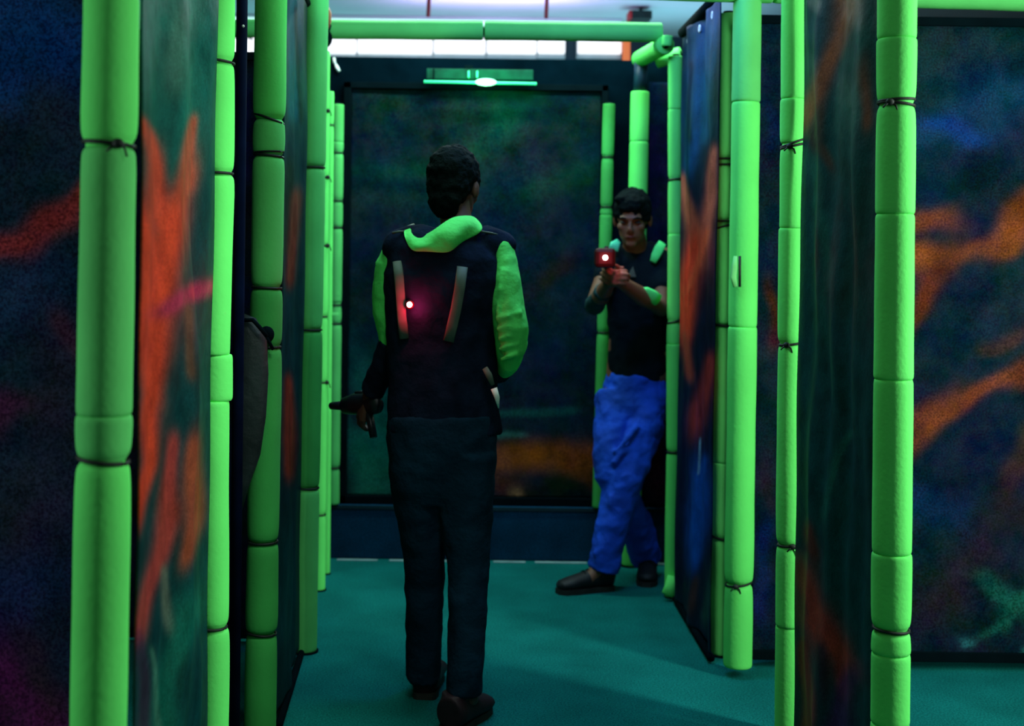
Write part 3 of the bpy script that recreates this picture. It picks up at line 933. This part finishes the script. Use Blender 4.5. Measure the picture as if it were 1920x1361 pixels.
# dark bundle of tarp tied to the third left pole
t = thing('tarp_bundle', P(470, 900, 3.645), 'dark folded tarpaulin bundle tied to the front of the third left pole', 'tarpaulin')
bm = bmesh.new()
bm_tube(bm, [P(452, 592, 3.66), P(462, 604, 3.65), P(470, 640, 3.645), P(468, 700, 3.645), P(466, 780, 3.645), P(462, 850, 3.645), P(453, 905, 3.645), P(446, 960, 3.65)],
        [(0.010, 0.010), (0.030, 0.022), (0.047, 0.030), (0.054, 0.034), (0.050, 0.034), (0.040, 0.030), (0.024, 0.02), (0.010, 0.01)], 24)
link_bm('folded_tarp', bm, M['tarp'], t)
bm = bmesh.new()
bm_tube(bm, [P(455, 600, 3.62), P(474, 600, 3.61), P(488, 615, 3.605), P(500, 630, 3.615)], 0.006, 10)
bm_ball(bm, P(500, 627, 3.66), (0.022, 0.018, 0.024))
bm_tube(bm, [P(500, 632, 3.645), P(512, 655, 3.66)], 0.005, 8)
link_bm('tie_knot', bm, M['rail'], t)


# ------------------------------------------------------------------ people
def remeshed(name, bm, m, parent, voxel=0.008, smooth=4, fold=0.0, fscale=0.12, axis=None):
    o = link_bm(name, bm, m, parent)
    r = o.modifiers.new('merge', 'REMESH')
    r.mode = 'VOXEL'
    r.voxel_size = voxel
    r.use_smooth_shade = True
    s = o.modifiers.new('soften', 'SMOOTH')
    s.iterations = smooth
    s.factor = 0.5
    if fold:
        tx = bpy.data.textures.new(name + '_folds', 'CLOUDS')
        tx.noise_scale = fscale
        tx.noise_depth = 1
        d = o.modifiers.new('folds', 'DISPLACE')
        d.texture = tx
        d.strength = fold
        d.mid_level = 0.5
        d.texture_coords = 'LOCAL'
    return o


def capsule(bm, pts, radii, seg=18):
    """tapered limb with round ends"""
    pts = [Vector(p) for p in pts]
    bm_tube(bm, pts, radii, seg)
    for p, r in ((pts[0], radii[0]), (pts[-1], radii[-1])):
        rr = min(r) if isinstance(r, (tuple, list)) else r
        bm_ball(bm, p, rr * 0.98)


def head(bm, c, fwd, size=0.115, tilt=0.0):
    """skull, jaw, nose, brow, ears, facing fwd (unit, horizontal)"""
    fwd = Vector(fwd).normalized()
    rt = fwd.cross(Vector((0, 0, 1))).normalized()
    R = Matrix((rt, fwd, Vector((0, 0, 1)))).transposed()
    T = Matrix.Rotation(tilt, 3, rt)
    R = T @ R

    def L(x, y, z):
        return Vector(c) + R @ Vector((x, y, z))
    bm_ball(bm, L(0, -0.008, 0.030), (0.074, 0.092, 0.088), rot=R)
    bm_ball(bm, L(0, 0.030, -0.045), (0.056, 0.056, 0.066), rot=R)
    bm_ball(bm, L(0, 0.064, -0.092), (0.024, 0.020, 0.020), rot=R)
    bm_ball(bm, L(0, 0.076, 0.022), (0.050, 0.016, 0.010), rot=R)
    bm_tube(bm, [L(0, 0.080, 0.012), L(0, 0.096, -0.012), L(0, 0.103, -0.028)], [0.008, 0.010, 0.013], 12)
    bm_ball(bm, L(0, 0.094, -0.032), (0.018, 0.012, 0.009), rot=R)
    bm_ball(bm, L(0, 0.082, -0.058), (0.024, 0.009, 0.008), rot=R)
    for s in (-1, 1):
        bm_ball(bm, L(s*0.040, 0.058, -0.020), (0.020, 0.020, 0.018), rot=R)
        bm_ball(bm, L(s*0.076, -0.004, -0.010), (0.010, 0.018, 0.030), rot=R)
    return L, R


def hand(bm, wrist, direction, palm_n, side=1, curl=0.9, scale=1.0):
    """palm, four bent fingers, thumb. direction: wrist->knuckles, palm_n: palm normal"""
    d = Vector(direction).normalized()
    n = Vector(palm_n)
    n = (n - d*n.dot(d)).normalized()
    w = d.cross(n).normalized() * side
    k = scale
    W = Vector(wrist)
    for q in (-0.5, 0.0, 0.5):
        bm_tube(bm, [W, W + d*0.045*k + w*q*0.030*k, W + d*0.088*k + w*q*0.052*k], [0.018*k, 0.017*k, 0.014*k], 12)
    for i, (off, L) in enumerate(((-1.5, 0.062), (-0.5, 0.074), (0.5, 0.080), (1.5, 0.072))):
        p = W + d*(0.088 - 0.006*abs(off - 0.3))*k + w*off*0.0195*k
        ang = curl*(0.9 + 0.1*i)
        pts = [p]
        cur, a = p, 0.25
        for seg_l in (0.45, 0.32, 0.23):
            dirv = d*math.cos(a) + n*math.sin(a)
            cur = cur + dirv*L*seg_l*k
            pts.append(cur)
            a += ang
        bm_tube(bm, [W + d*0.06*k + w*off*0.016*k] + pts, [0.0085*k, 0.0090*k, 0.0085*k, 0.0080*k, 0.0065*k], 10)
        bm_ball(bm, pts[-1], 0.0066*k)
    b = W + d*0.028*k + w*0.024*k
    t1 = b + (w*0.7 + d*0.6 + n*0.25).normalized()*0.038*k
    t2 = t1 + (d*0.75 + n*0.55 + w*0.05).normalized()*0.032*k
    bm_tube(bm, [b - w*0.012*k, b, t1, t2], [0.013*k, 0.013*k, 0.0105*k, 0.008*k], 10)
    bm_ball(bm, t2, 0.0082*k)


def shoe(parent, heel, toe, m, w=0.045, h=0.085):
    heel, toe = Vector(heel), Vector(toe)
    d = (toe - heel)
    L = d.length
    d.normalize()
    bm = bmesh.new()
    k = w/0.045
    prof = [(f, a*k, b) for f, a, b in [(0.0, 0.034, 0.050), (0.10, 0.040, 0.052), (0.30, 0.040, 0.046), (0.55, 0.043, 0.036), (0.8, 0.046, 0.028), (0.95, 0.038, 0.022), (1.0, 0.020, 0.014)]]
    pts = [heel + d*L*f + Vector((0, 0, hh + 0.012)) for f, ww, hh in prof]
    bm_tube(bm, pts, [(ww, hh) for f, ww, hh in prof], 20, up=Vector((0, 0, 1)))
    ank = heel + d*L*0.18
    bm_tube(bm, [ank + Vector((0, 0, 0.05)), ank + Vector((0, 0, 0.115))], [0.044, 0.042], 16)
    up_ = remeshed('shoe', bm, m, parent, 0.006, 3)
    bm = bmesh.new()
    side = d.cross(Vector((0, 0, 1)))
    outline = []
    for f, ww in ((0.0, 0.025), (0.03, 0.036), (0.15, 0.042), (0.4, 0.038), (0.7, 0.047), (0.9, 0.042), (1.0, 0.018)):
        outline.append((f, ww))
    ring = [heel + d*L*f*1.02 + side*ww for f, ww in outline] + [heel + d*L*f*1.02 - side*ww for f, ww in reversed(outline)]
    lo_v = [bm.verts.new(Vector((p.x, p.y, heel.z))) for p in ring]
    hi_v = [bm.verts.new(Vector((p.x, p.y, heel.z + 0.022))) for p in ring]
    n = len(ring)
    bm.faces.new(lo_v[::-1])
    bm.faces.new(hi_v)
    for i in range(n):
        bm.faces.new((lo_v[i], lo_v[(i+1) % n], hi_v[(i+1) % n], hi_v[i]))
    link_bm('sole', bm, M['sole'], up_, smooth=False)
    bm = bmesh.new()
    for q in (0.38, 0.46, 0.54):
        p = heel + d*L*q
        zt = 0.012 + 0.046*2 - (q-0.3)*0.06
        bm_tube(bm, [p + side*0.022 + Vector((0, 0, zt-0.008)), p + Vector((0, 0, zt+0.002)), p - side*0.022 + Vector((0, 0, zt-0.008))], 0.0022, 6)
    link_bm('laces', bm, M['tee'], up_)
    return up_


# ---- person in the passage, seen from behind
D1 = 3.95
base = Vector((P(838, 1340, D1).x, 3.95, 0))
t1 = thing('person', base, 'person seen from behind in dark striped vest over green hooded top, in the passage', 'person')
hipL, hipR = P(790, 840, 3.97), P(878, 840, 3.93)
kneL, kneR = P(797, 1060, 4.02), P(876, 1060, 3.90)
ankL, ankR = Vector((P(798, 1240, 4.14).x, 4.14, 0.10)), Vector((P(876, 1270, 3.84).x, 3.84, 0.10))
shL, shR = P(752, 470, 3.97), P(932, 468, 3.97)
elL, elR = P(738, 628, 4.02), P(958, 640, 3.94)
wrL, wrR = P(694, 740, 4.12), P(935, 700, 4.18)
chest = P(840, 540, 3.98)
waist = P(833, 730, 3.97)
pelv = P(832, 800, 3.96)
neck = P(858, 432, 4.00)
headc = P(851, 352, 4.05)
bm = bmesh.new()
bm_tube(bm, [pelv + Vector((0, 0, -0.08)), pelv, waist, chest, P(845, 480, 3.98), P(848, 455, 3.98)],
        [(0.13, 0.09), (0.15, 0.10), (0.13, 0.09), (0.155, 0.10), (0.15, 0.085), (0.09, 0.06)], 24)
bm_tube(bm, [P(848, 470, 3.98), neck, headc + Vector((0, -0.01, -0.05))], [0.06, 0.052, 0.050], 16)
for h_, k_, a_ in ((hipL, kneL, ankL), (hipR, kneR, ankR)):
    capsule(bm, [h_, h_.lerp(k_, 0.5), k_, k_.lerp(a_, 0.35), a_], [0.070, 0.064, 0.048, 0.046, 0.034])
    capsule(bm, [a_, a_ + Vector((0, 0.06, -0.05)), a_ + Vector((0, 0.15, -0.065))], [0.036, 0.034, 0.022])
for s_, e_, w_ in ((shL, elL, wrL), (shR, elR, wrR)):
    capsule(bm, [s_, s_.lerp(e_, 0.5), e_, e_.lerp(w_, 0.4), w_], [0.046, 0.038, 0.036, 0.036, 0.026])
L1, R1 = head(bm, headc, (0.35, 0.94, 0), tilt=-0.20)
hand(bm, wrR, (-0.45, 0.85, -0.2), (-0.8, -0.3, 0.0), side=1, curl=0.8)
hand(bm, wrL, (-0.35, 0.35, -0.8), (0.8, 0.3, 0.0), side=-1, curl=0.8)
body1 = remeshed('body', bm, M['skin'], t1, 0.0055, 3)

# hair cap
def hair(parent, L, R, name='hair', extra=()):
    bm = bmesh.new()
    bm_ball(bm, L(0, -0.014, 0.042), (0.083, 0.098, 0.092), rot=R)
    bm_ball(bm, L(0, -0.045, 0.000), (0.074, 0.060, 0.075), rot=R)
    bm_ball(bm, L(0, 0.045, 0.088), (0.058, 0.042, 0.028), rot=R)
    for s in (-1, 1):
        bm_ball(bm, L(s*0.070, 0.012, 0.020), (0.012, 0.022, 0.034), rot=R)
    for e in extra:
        bm_ball(bm, L(*e[0]), e[1], rot=R)
    return remeshed(name, bm, M['hair'], parent, 0.006, 2, fold=0.012, fscale=0.02)


hair(t1, L1, R1, extra=(((0.0, -0.062, -0.050), (0.058, 0.036, 0.050)), ((0.0, -0.055, -0.085), (0.045, 0.03, 0.03))))
for s in (-1, 1):
    bm = bmesh.new()
    bm_ball(bm, L1(s*0.032, 0.072, 0.002), (0.013, 0.009, 0.008), rot=R1)
    link_bm('eye', bm, M['eye'], body1)

# jeans
bm = bmesh.new()
bm_tube(bm, [P(829, 775, 3.96), P(829, 820, 3.96), P(829, 870, 3.96), P(830, 910, 3.96), P(832, 940, 3.96)], [(0.168, 0.125), (0.172, 0.135), (0.170, 0.130), (0.160, 0.110), (0.130, 0.085)], 28)
bm_tube(bm, [P(788, 850, 3.98), P(790, 950, 3.99), P(797, 1060, 4.02), P(795, 1150, 4.06), P(794, 1262, 4.13)], [(0.100, 0.11), (0.086, 0.095), (0.064, 0.075), (0.059, 0.072), (0.058, 0.078)], 22)
bm_tube(bm, [P(872, 850, 3.94), P(873, 950, 3.93), P(877, 1060, 3.91), P(878, 1150, 3.88), P(869, 1302, 3.85)], [(0.100, 0.11), (0.086, 0.095), (0.065, 0.075), (0.060, 0.072), (0.055, 0.076)], 22)
remeshed('jeans', bm, M['jeans_dark'], t1, 0.008, 3, fold=0.014, fscale=0.07)
shoe(t1, Vector((P(796, 1300, 4.10).x, 4.08, 0)), Vector((P(802, 1300, 4.10).x+0.01, 4.35, 0)), M['shoe'], w=0.056)
shoe(t1, Vector((P(842, 1330, 3.84).x, 3.78, 0)), Vector((P(880, 1330, 3.84).x+0.045, 4.00, 0)), M['shoe'], w=0.056)

# vest torso
bm = bmesh.new()
rows = [(812, 832, 0.180, 0.140), (770, 832, 0.176, 0.128), (700, 830, 0.172, 0.125), (640, 828, 0.170, 0.125), (580, 830, 0.182, 0.132), (520, 832, 0.190, 0.135), (475, 838, 0.178, 0.115), (450, 842, 0.150, 0.095), (434, 846, 0.100, 0.070)]
bm_tube(bm, [P(cx_, py, 3.97) for py, cx_, a_, b_ in rows], [(a_, b_) for _, _, a_, b_ in rows], 32)
for s_, px_ in ((-1, 748), (1, 938)):
    capsule(bm, [P(px_ + (-s_)*26, 458, 3.97), P(px_, 462, 3.97)], [0.060, 0.052])
vest1 = remeshed('vest', bm, M['vest'], t1, 0.008, 4, fold=0.016, fscale=0.08)


def on_back(px, py, out=0.006):
    """a point on the back of the vest (towards the camera)"""
    for i in range(len(rows)-1):
        if rows[i][0] >= py >= rows[i+1][0]:
            f = (rows[i][0]-py)/(rows[i][0]-rows[i+1][0])
            cx_, a_, b_ = [rows[i][k]*(1-f)+rows[i+1][k]*f for k in (1, 2, 3)]
            break
    p = P(px, py, 3.9)
    dx = p.x - P(cx_, py, 3.9).x
    y = 3.97 - b_*math.sqrt(max(0.02, 1-(dx/a_)**2)) - out
    return Vector((P(px, py, y).x, y, P(px, py, y).z))


def strap(parent, pts, w, m, name):
    bm = bmesh.new()
    bm_tube(bm, [on_back(*p, out=0.010) for p in pts], [(w, 0.004)]*len(pts), 12)
    o = link_bm(name, bm, m, parent)
    return o


strap(vest1, [(745, 490), (748, 520), (751, 560), (754, 600), (758, 635)], S(9, 3.9), M['strap'], 'grey_stripe')
strap(vest1, [(867, 500), (862, 540), (855, 580), (848, 610), (841, 640)], S(10, 3.9), M['strap'], 'grey_stripe')
c = on_back(768, 571, 0.012)
bm = bmesh.new()
bm_tube(bm, [c + Vector((0, 0.012, 0)), c + Vector((0, -0.002, 0))], [0.015, 0.012], 24)
shell = link_bm('light_housing', bm, M['red_shell'], vest1)
bm = bmesh.new()
bm_ball(bm, c + Vector((0, -0.006, 0)), 0.0085)
link_bm('red_light', bm, M['red_led'], shell)


def red_lamp(loc, e, name='red_lamp'):
    ld = bpy.data.lights.new(name, 'POINT')
    ld.energy = e
    ld.color = (1.0, 0.01, 0.06)
    ld.shadow_soft_size = 0.01
    o = bpy.data.objects.new(name, ld)
    COL.objects.link(o)
    o.location = loc


red_lamp(c + Vector((0.010, -0.032, -0.006)), 1.1)

# hood (green) draped round the neck
def skin_strip(name, rows_, m, parent, thick=0.008, sub=2):
    """rows_ = list of polylines (same length)"""
    bm = bmesh.new()
    vs_ = [[bm.verts.new(p) for p in r_] for r_ in rows_]
    for j in range(len(vs_)-1):
        for i in range(len(vs_[0])-1):
            bm.faces.new((vs_[j][i], vs_[j][i+1], vs_[j+1][i+1], vs_[j+1][i]))
    o = link_bm(name, bm, m, parent)
    so = o.modifiers.new('thick', 'SOLIDIFY')
    so.thickness = thick
    so.offset = 0
    sb = o.modifiers.new('smooth', 'SUBSURF')
    sb.levels = sub
    sb.render_levels = sub
    return o


hood_rows = [
    [P(770, 420, 3.96), P(777, 436, 3.92), P(795, 441, 3.90), P(822, 424, 3.87), P(848, 408, 3.88), P(872, 400, 3.92), P(888, 404, 3.97)],
    [P(757, 432, 3.93), P(767, 448, 3.88), P(792, 452, 3.86), P(822, 440, 3.83), P(852, 422, 3.83), P(882, 412, 3.88), P(902, 420, 3.93)],
    [P(757, 440, 3.91), P(765, 459, 3.86), P(790, 462, 3.84), P(822, 456, 3.815), P(852, 444, 3.82), P(882, 430, 3.87), P(908, 433, 3.91)],
    [P(762, 452, 3.90), P(772, 470, 3.86), P(794, 474, 3.845), P(824, 475, 3.83), P(846, 472, 3.84), P(864, 456, 3.88), P(894, 442, 3.90)],
]
for j, r_ in enumerate(hood_rows):
    for i, p in enumerate(r_):
        p.y += (0.030 if (i + j) % 2 else -0.012) * (0.25 if j in (0, 3) else 1.0)
        p.z += 0.006*math.sin(i*2.1 + j)
hoodo = skin_strip('hood', hood_rows, M['hoodie'], t1, 0.006, 3)
bm = bmesh.new()
bm_tube(bm, [P(736, 437, 3.93), P(748, 434, 3.92), P(760, 434, 3.94), P(766, 424, 3.97), P(776, 421, 4.0)], 0.0035, 8)
link_bm('edge_piping', bm, M['strap'], vest1)
bm = bmesh.new()
bm_tube(bm, [P(890, 424, 3.93), P(903, 434, 3.91), P(920, 437, 3.92), P(940, 442, 3.94)], 0.0035, 8)
link_bm('edge_piping', bm, M['strap'], vest1)

# sleeves
bm = bmesh.new()
bm_tube(bm, [P(938, 458, 3.97), P(946, 490, 3.96), P(948, 530, 3.94), P(951, 575, 3.93), P(958, 615, 3.92), P(959, 650, 3.93), P(955, 672, 3.96), P(950, 684, 4.02)],
        [(0.040, 0.05), (0.040, 0.056), (0.048, 0.060), (0.053, 0.062), (0.055, 0.062), (0.048, 0.058), (0.038, 0.05), (0.032, 0.045)], 22)
bm_tube(bm, [P(961, 640, 3.95), P(952, 664, 4.02), P(940, 680, 4.12)], [0.050, 0.046, 0.040], 18)
for k in range(5):
    yy = 595 + k*19
    bm_tube(bm, [P(930 + k*2, yy+4, 3.875), P(952, yy-3, 3.865), P(978 - k*2, yy-9, 3.878)], 0.0085, 10)
for k in range(2):
    bm_tube(bm, [P(942 + 9*k, 505, 3.895), P(938 + 10*k, 545, 3.88), P(934 + 14*k, 590, 3.876)], 0.008, 10)
remeshed('sleeve', bm, M['hoodie'], t1, 0.006, 3, fold=0.008, fscale=0.05)
bm = bmesh.new()
bm_tube(bm, [P(750, 462, 4.0), P(737, 500, 4.0), P(731, 545, 4.0), P(731, 590, 4.01), P(738, 630, 4.02), P(742, 655, 4.03)],
        [(0.045, 0.06), (0.058, 0.064), (0.057, 0.062), (0.054, 0.060), (0.048, 0.055), (0.044, 0.05)], 22)
remeshed('sleeve', bm, M['hoodie'], t1, 0.006, 3, fold=0.008, fscale=0.05)
# dark cuff / forearm cover, left
bm = bmesh.new()
bm_tube(bm, [P(740, 640, 4.02), P(720, 690, 4.06), P(697, 735, 4.11)], [(0.050, 0.052), (0.045, 0.045), (0.038, 0.040)], 18)
remeshed('cuff', bm, M['vest'], t1, 0.006, 3, fold=0.008, fscale=0.04)
bm = bmesh.new()
bm_tube(bm, [P(945, 684, 4.04), P(936, 700, 4.14)], [(0.040, 0.040), (0.034, 0.034)], 18)
remeshed('cuff', bm, M['vest'], t1, 0.006, 3)
# pale strap bits at the right hip
bm = bmesh.new()
bm_tube(bm, [P(909, 690, 3.84), P(917, 704, 3.83), P(924, 722, 3.83)], [(0.009, 0.003), (0.010, 0.003), (0.006, 0.003)], 10)
link_bm('hip_strap', bm, M['strap'], vest1)
bm = bmesh.new()
bm_tube(bm, [P(926, 728, 3.83), P(932, 745, 3.83), P(935, 765, 3.84)], [(0.010, 0.003), (0.008, 0.003), (0.002, 0.002)], 10)
link_bm('hip_strap', bm, M['pale'], vest1)

# laser tag phaser in the left hand of the first person
def phaser(origin, fwd, label, red=False, sc=1.0, up=Vector((0, 0, 1))):
    f = Vector(fwd).normalized()
    r = f.cross(up).normalized()
    u = r.cross(f).normalized()
    O = Vector(origin)
    t = thing('toy_phaser', O, label, 'toy gun', 'laser tag phasers')

    def L(x, y, z):
        return O + r*x*sc + f*y*sc + u*z*sc
    bm = bmesh.new()
    bm_tube(bm, [L(0, -0.10, 0.02), L(0, -0.06, 0.03), L(0, 0.06, 0.03), L(0, 0.14, 0.025)], [(0.020*sc, 0.026*sc), (0.026*sc, 0.040*sc), (0.026*sc, 0.040*sc), (0.020*sc, 0.030*sc)], 16, up=Vector((0, 0, 1)))
    b = link_bm('gun_body', bm, M['gun'], t)
    bm = bmesh.new()
    bm_tube(bm, [L(0, -0.03, 0.0), L(0, -0.055, -0.09)], [(0.015*sc, 0.022*sc), (0.014*sc, 0.020*sc)], 14)
    link_bm('grip', bm, M['gun'], t)
    bm = bmesh.new()
    bm_tube(bm, [L(0, 0.14, 0.025), L(0, 0.23, 0.025)], [0.018*sc, 0.014*sc], 16, up=Vector((0, 0, 1)))
    link_bm('barrel', bm, M['gun'], t)
    bm = bmesh.new()
    bm_tube(bm, [L(0, 0.0, 0.07), L(0, 0.05, 0.07)], [0.008*sc, 0.008*sc], 10, up=Vector((0, 0, 1)))
    link_bm('sight', bm, M['gun'], t)
    bm = bmesh.new()
    bm_tube(bm, [L(0, 0.0, -0.005), L(0, -0.004, -0.035), L(0, 0.024, -0.04), L(0, 0.04, -0.005)], 0.003*sc, 8)
    link_bm('trigger_guard', bm, M['gun'], t)
    return t, L


phaser(wrL + Vector((-0.02, 0.03, -0.06)), (-0.55, 0.75, -0.1), 'dark toy phaser held low in the left hand of the person seen from behind', sc=0.9)

# ---- person in blue jeans, facing the camera
D2 = 5.62
base = Vector((P(1180, 1070, D2).x, 5.62, 0))
t2 = thing('person', base, 'person in black shirt and bright blue jeans at the far end, aiming a phaser', 'person')
headc2 = P(1186, 410, 5.55)
bm = bmesh.new()
bm_tube(bm, [P(1192, 740, 5.66), P(1194, 700, 5.66), P(1196, 620, 5.66), P(1197, 540, 5.66), P(1197, 485, 5.65), P(1193, 468, 5.63)],
        [(0.13, 0.09), (0.135, 0.095), (0.125, 0.09), (0.145, 0.10), (0.15, 0.085), (0.075, 0.06)], 24)
bm_tube(bm, [P(1194, 482, 5.65), P(1190, 455, 5.61), headc2 + Vector((0, 0.01, -0.05))], [0.06, 0.052, 0.050], 16)
sA, eA, wA = P(1152, 480, 5.64), P(1115, 572, 5.50), P(1142, 530, 5.28)     # viewer's left arm
sB, eB, wB = P(1242, 484, 5.66), P(1238, 578, 5.48), P(1162, 528, 5.29)     # viewer's right arm
for s_, e_, w_ in ((sA, eA, wA), (sB, eB, wB)):
    capsule(bm, [s_, s_.lerp(e_, 0.5), e_, e_.lerp(w_, 0.4), w_], [0.052, 0.046, 0.039, 0.040, 0.027])
hA, kA, aA = P(1160, 745, 5.66), P(1142, 880, 5.52), P(1213, 1040, 5.74)
hB, kB, aB = P(1216, 745, 5.66), P(1172, 900, 5.50), P(1128, 1055, 5.48)
aA.z = max(aA.z, 0.11)
aB.z = 0.10
for h_, k_, a_ in ((hA, kA, aA), (hB, kB, aB)):
    capsule(bm, [h_, h_.lerp(k_, 0.5), k_, k_.lerp(a_, 0.35), a_], [0.080, 0.070, 0.052, 0.050, 0.036])
capsule(bm, [aB, aB + Vector((-0.06, -0.03, -0.05)), aB + Vector((-0.13, -0.06, -0.065))], [0.036, 0.034, 0.022])
capsule(bm, [aA, aA + Vector((0.0, -0.05, -0.05)), aA + Vector((0.0, -0.13, -0.075))], [0.036, 0.034, 0.022])
L2, R2 = head(bm, headc2, (-0.25, -0.97, 0), tilt=-0.28)
hand(bm, wA, (0.25, -0.9, 0.25), (1, 0, -0.1), side=1, curl=0.9, scale=0.95)
hand(bm, wB, (-0.45, -0.85, 0.15), (-0.6, 0.4, 0.5), side=-1, curl=0.8, scale=0.95)
body2 = remeshed('body', bm, M['skin_far'], t2, 0.0055, 2)
hair(t2, L2, R2, extra=(((0.0, 0.068, 0.070), (0.052, 0.026, 0.022)), ((0.03, 0.05, 0.10), (0.04, 0.03, 0.02))))
for s in (-1, 1):
    bm = bmesh.new()
    bm_ball(bm, L2(s*0.031, 0.074, 0.002), (0.013, 0.009, 0.007), rot=R2)
    link_bm('eye', bm, M['eye'], body2)
    bm = bmesh.new()
    bm_tube(bm, [L2(s*0.015, 0.094, 0.022), L2(s*0.032, 0.092, 0.027), L2(s*0.048, 0.080, 0.020)], [0.003, 0.0042, 0.0025], 8)
    link_bm('eyebrow', bm, M['hair'], body2)
bm = bmesh.new()
bm_tube(bm, [L2(-0.022, 0.084, -0.059), L2(0, 0.092, -0.057), L2(0.022, 0.084, -0.059)], [0.002, 0.005, 0.002], 10)
link_bm('lips', bm, M['lip'], body2)

# shirt
bm = bmesh.new()
rows2 = [(712, 1193, 0.128, 0.105), (690, 1194, 0.132, 0.108), (620, 1196, 0.130, 0.105), (560, 1196, 0.142, 0.112), (510, 1197, 0.150, 0.112), (485, 1197, 0.150, 0.098), (470, 1195, 0.105, 0.080), (461, 1192, 0.072, 0.068)]
bm_tube(bm, [P(cx_, py, 5.66) for py, cx_, a_, b_ in rows2], [(a_, b_) for _, _, a_, b_ in rows2], 30)
capsule(bm, [P(1165, 482, 5.65), sA, sA.lerp(eA, 0.45)], [0.060, 0.060, 0.056])
capsule(bm, [P(1225, 482, 5.65), sB, sB.lerp(eB, 0.55)], [0.060, 0.060, 0.056])
shirt2 = remeshed('shirt', bm, M['tee'], t2, 0.008, 3, fold=0.014, fscale=0.07)


def patch(pts, w, m, name, parent, flat=0.005):
    bm = bmesh.new()
    bm_tube(bm, pts, [(a_, flat) for a_ in w], 14)
    return link_bm(name, bm, m, parent)


patch([P(1160, 452, 5.555), P(1153, 459, 5.545), P(1150, 469, 5.54)], [0.012, 0.022, 0.022], mat('bright_teal_panel', (0.10, 0.85, 0.42), 0.6, 0.1, 20), 'shoulder_patch', shirt2)
patch([P(1242, 455, 5.575), P(1236, 466, 5.56), P(1229, 480, 5.55), P(1224, 491, 5.545)], [0.018, 0.022, 0.020, 0.014], M['patch'], 'shoulder_patch', shirt2)
bm = bmesh.new()
bm_tube(bm, [P(1199, 545, 5.365), P(1210, 548, 5.37), P(1224, 556, 5.385), P(1234, 563, 5.40)], [(0.014, 0.010), (0.024, 0.012), (0.028, 0.014), (0.026, 0.012)], 16, up=Vector((0, 1, 0)))
link_bm('forearm_band', bm, M['patch'], shirt2)
bm = bmesh.new()
e0 = P(1184, 512, 5.535)
tri = [e0 + Vector((-0.018, 0, -0.016)), e0 + Vector((0.020, 0, -0.016)), e0 + Vector((0.006, 0, 0.030))]
lo_v = [bm.verts.new(p) for p in tri]
hi_v = [bm.verts.new(p + Vector((0, 0.004, 0))) for p in tri]
bm.faces.new(lo_v)
bm.faces.new(hi_v[::-1])
for i in range(3):
    bm.faces.new((lo_v[i], hi_v[i], hi_v[(i+1) % 3], lo_v[(i+1) % 3]))
link_bm('chest_emblem', bm, M['strap'], shirt2, smooth=False)

# teal cuff sleeve on the viewer's left arm
bm = bmesh.new()
bm_tube(bm, [sA.lerp(eA, 0.5), eA, eA.lerp(wA, 0.65)], [0.048, 0.047, 0.040], 18)
remeshed('arm_guard', bm, mat('teal_sleeve', (0.006, 0.050, 0.052), 0.8, 0.2), t2, 0.006, 3, fold=0.006, fscale=0.04)

# blue jeans
bm = bmesh.new()
bm_tube(bm, [P(1193, 700, 5.66), P(1190, 740, 5.66), P(1188, 780, 5.65)], [(0.128, 0.105), (0.145, 0.12), (0.140, 0.115)], 26)
bm_tube(bm, [P(1152, 740, 5.66), P(1148, 800, 5.60), P(1142, 850, 5.55), P(1143, 885, 5.53), P(1172, 940, 5.60), P(1198, 1000, 5.68), P(1213, 1050, 5.74)],
        [(0.085, 0.10), (0.082, 0.092), (0.072, 0.085), (0.066, 0.08), (0.072, 0.078), (0.078, 0.075), (0.066, 0.075)], 22)
bm_tube(bm, [P(1216, 740, 5.66), P(1204, 800, 5.60), P(1185, 850, 5.55), P(1172, 895, 5.50), P(1158, 950, 5.49), P(1142, 1010, 5.48), P(1131, 1068, 5.48)],
        [(0.085, 0.105), (0.092, 0.10), (0.090, 0.09), (0.082, 0.085), (0.076, 0.08), (0.070, 0.078), (0.066, 0.080)], 22)
for pts_ in ([P(1152, 850, 5.43), P(1172, 828, 5.44), P(1196, 800, 5.48)], [P(1150, 872, 5.42), P(1166, 850, 5.43), P(1180, 842, 5.46)], [P(1140, 1000, 5.405), P(1150, 960, 5.41), P(1146, 930, 5.42)],
             [P(1112, 1042, 5.41), P(1130, 1030, 5.40), P(1148, 1036, 5.41)], [P(1186, 722, 5.55), P(1204, 712, 5.54), P(1224, 716, 5.56)]):
    bm_tube(bm, [p + Vector((0, 0.016, 0)) for p in pts_], 0.014, 10)
remeshed('jeans', bm, M['jeans_blue'], t2, 0.008, 2, fold=0.022, fscale=0.06)
shoe(t2, aB + Vector((0.05, 0.02, -0.10)), aB + Vector((-0.19, -0.07, -0.10)), M['shoe_black'])
shoe(t2, Vector((aA.x + 0.01, aA.y + 0.02, 0)), Vector((aA.x - 0.03, aA.y - 0.20, 0)), M['shoe_black'])

# phaser of the second person with its red light
tp, LP = phaser(P(1136, 494, 5.22), (-0.12, -0.95, 0.02), 'toy phaser with a glowing red front held up by the person in blue jeans', sc=0.9)
c = P(1135, 483, 4.99)
bm = bmesh.new()
bm_box(bm, c + Vector((-0.040, 0.012, -0.040)), c + Vector((0.044, 0.05, 0.038)), 0.016)
sh = link_bm('red_sensor_housing', bm, M['red_shell'], tp, smooth=False)
bm = bmesh.new()
bm_ball(bm, c, 0.010)
link_bm('red_light', bm, M['red_led'], sh)
red_lamp(c + Vector((0, -0.05, 0.0)), 0.16)
red_lamp(P(1150, 470, 5.15), 0.35)
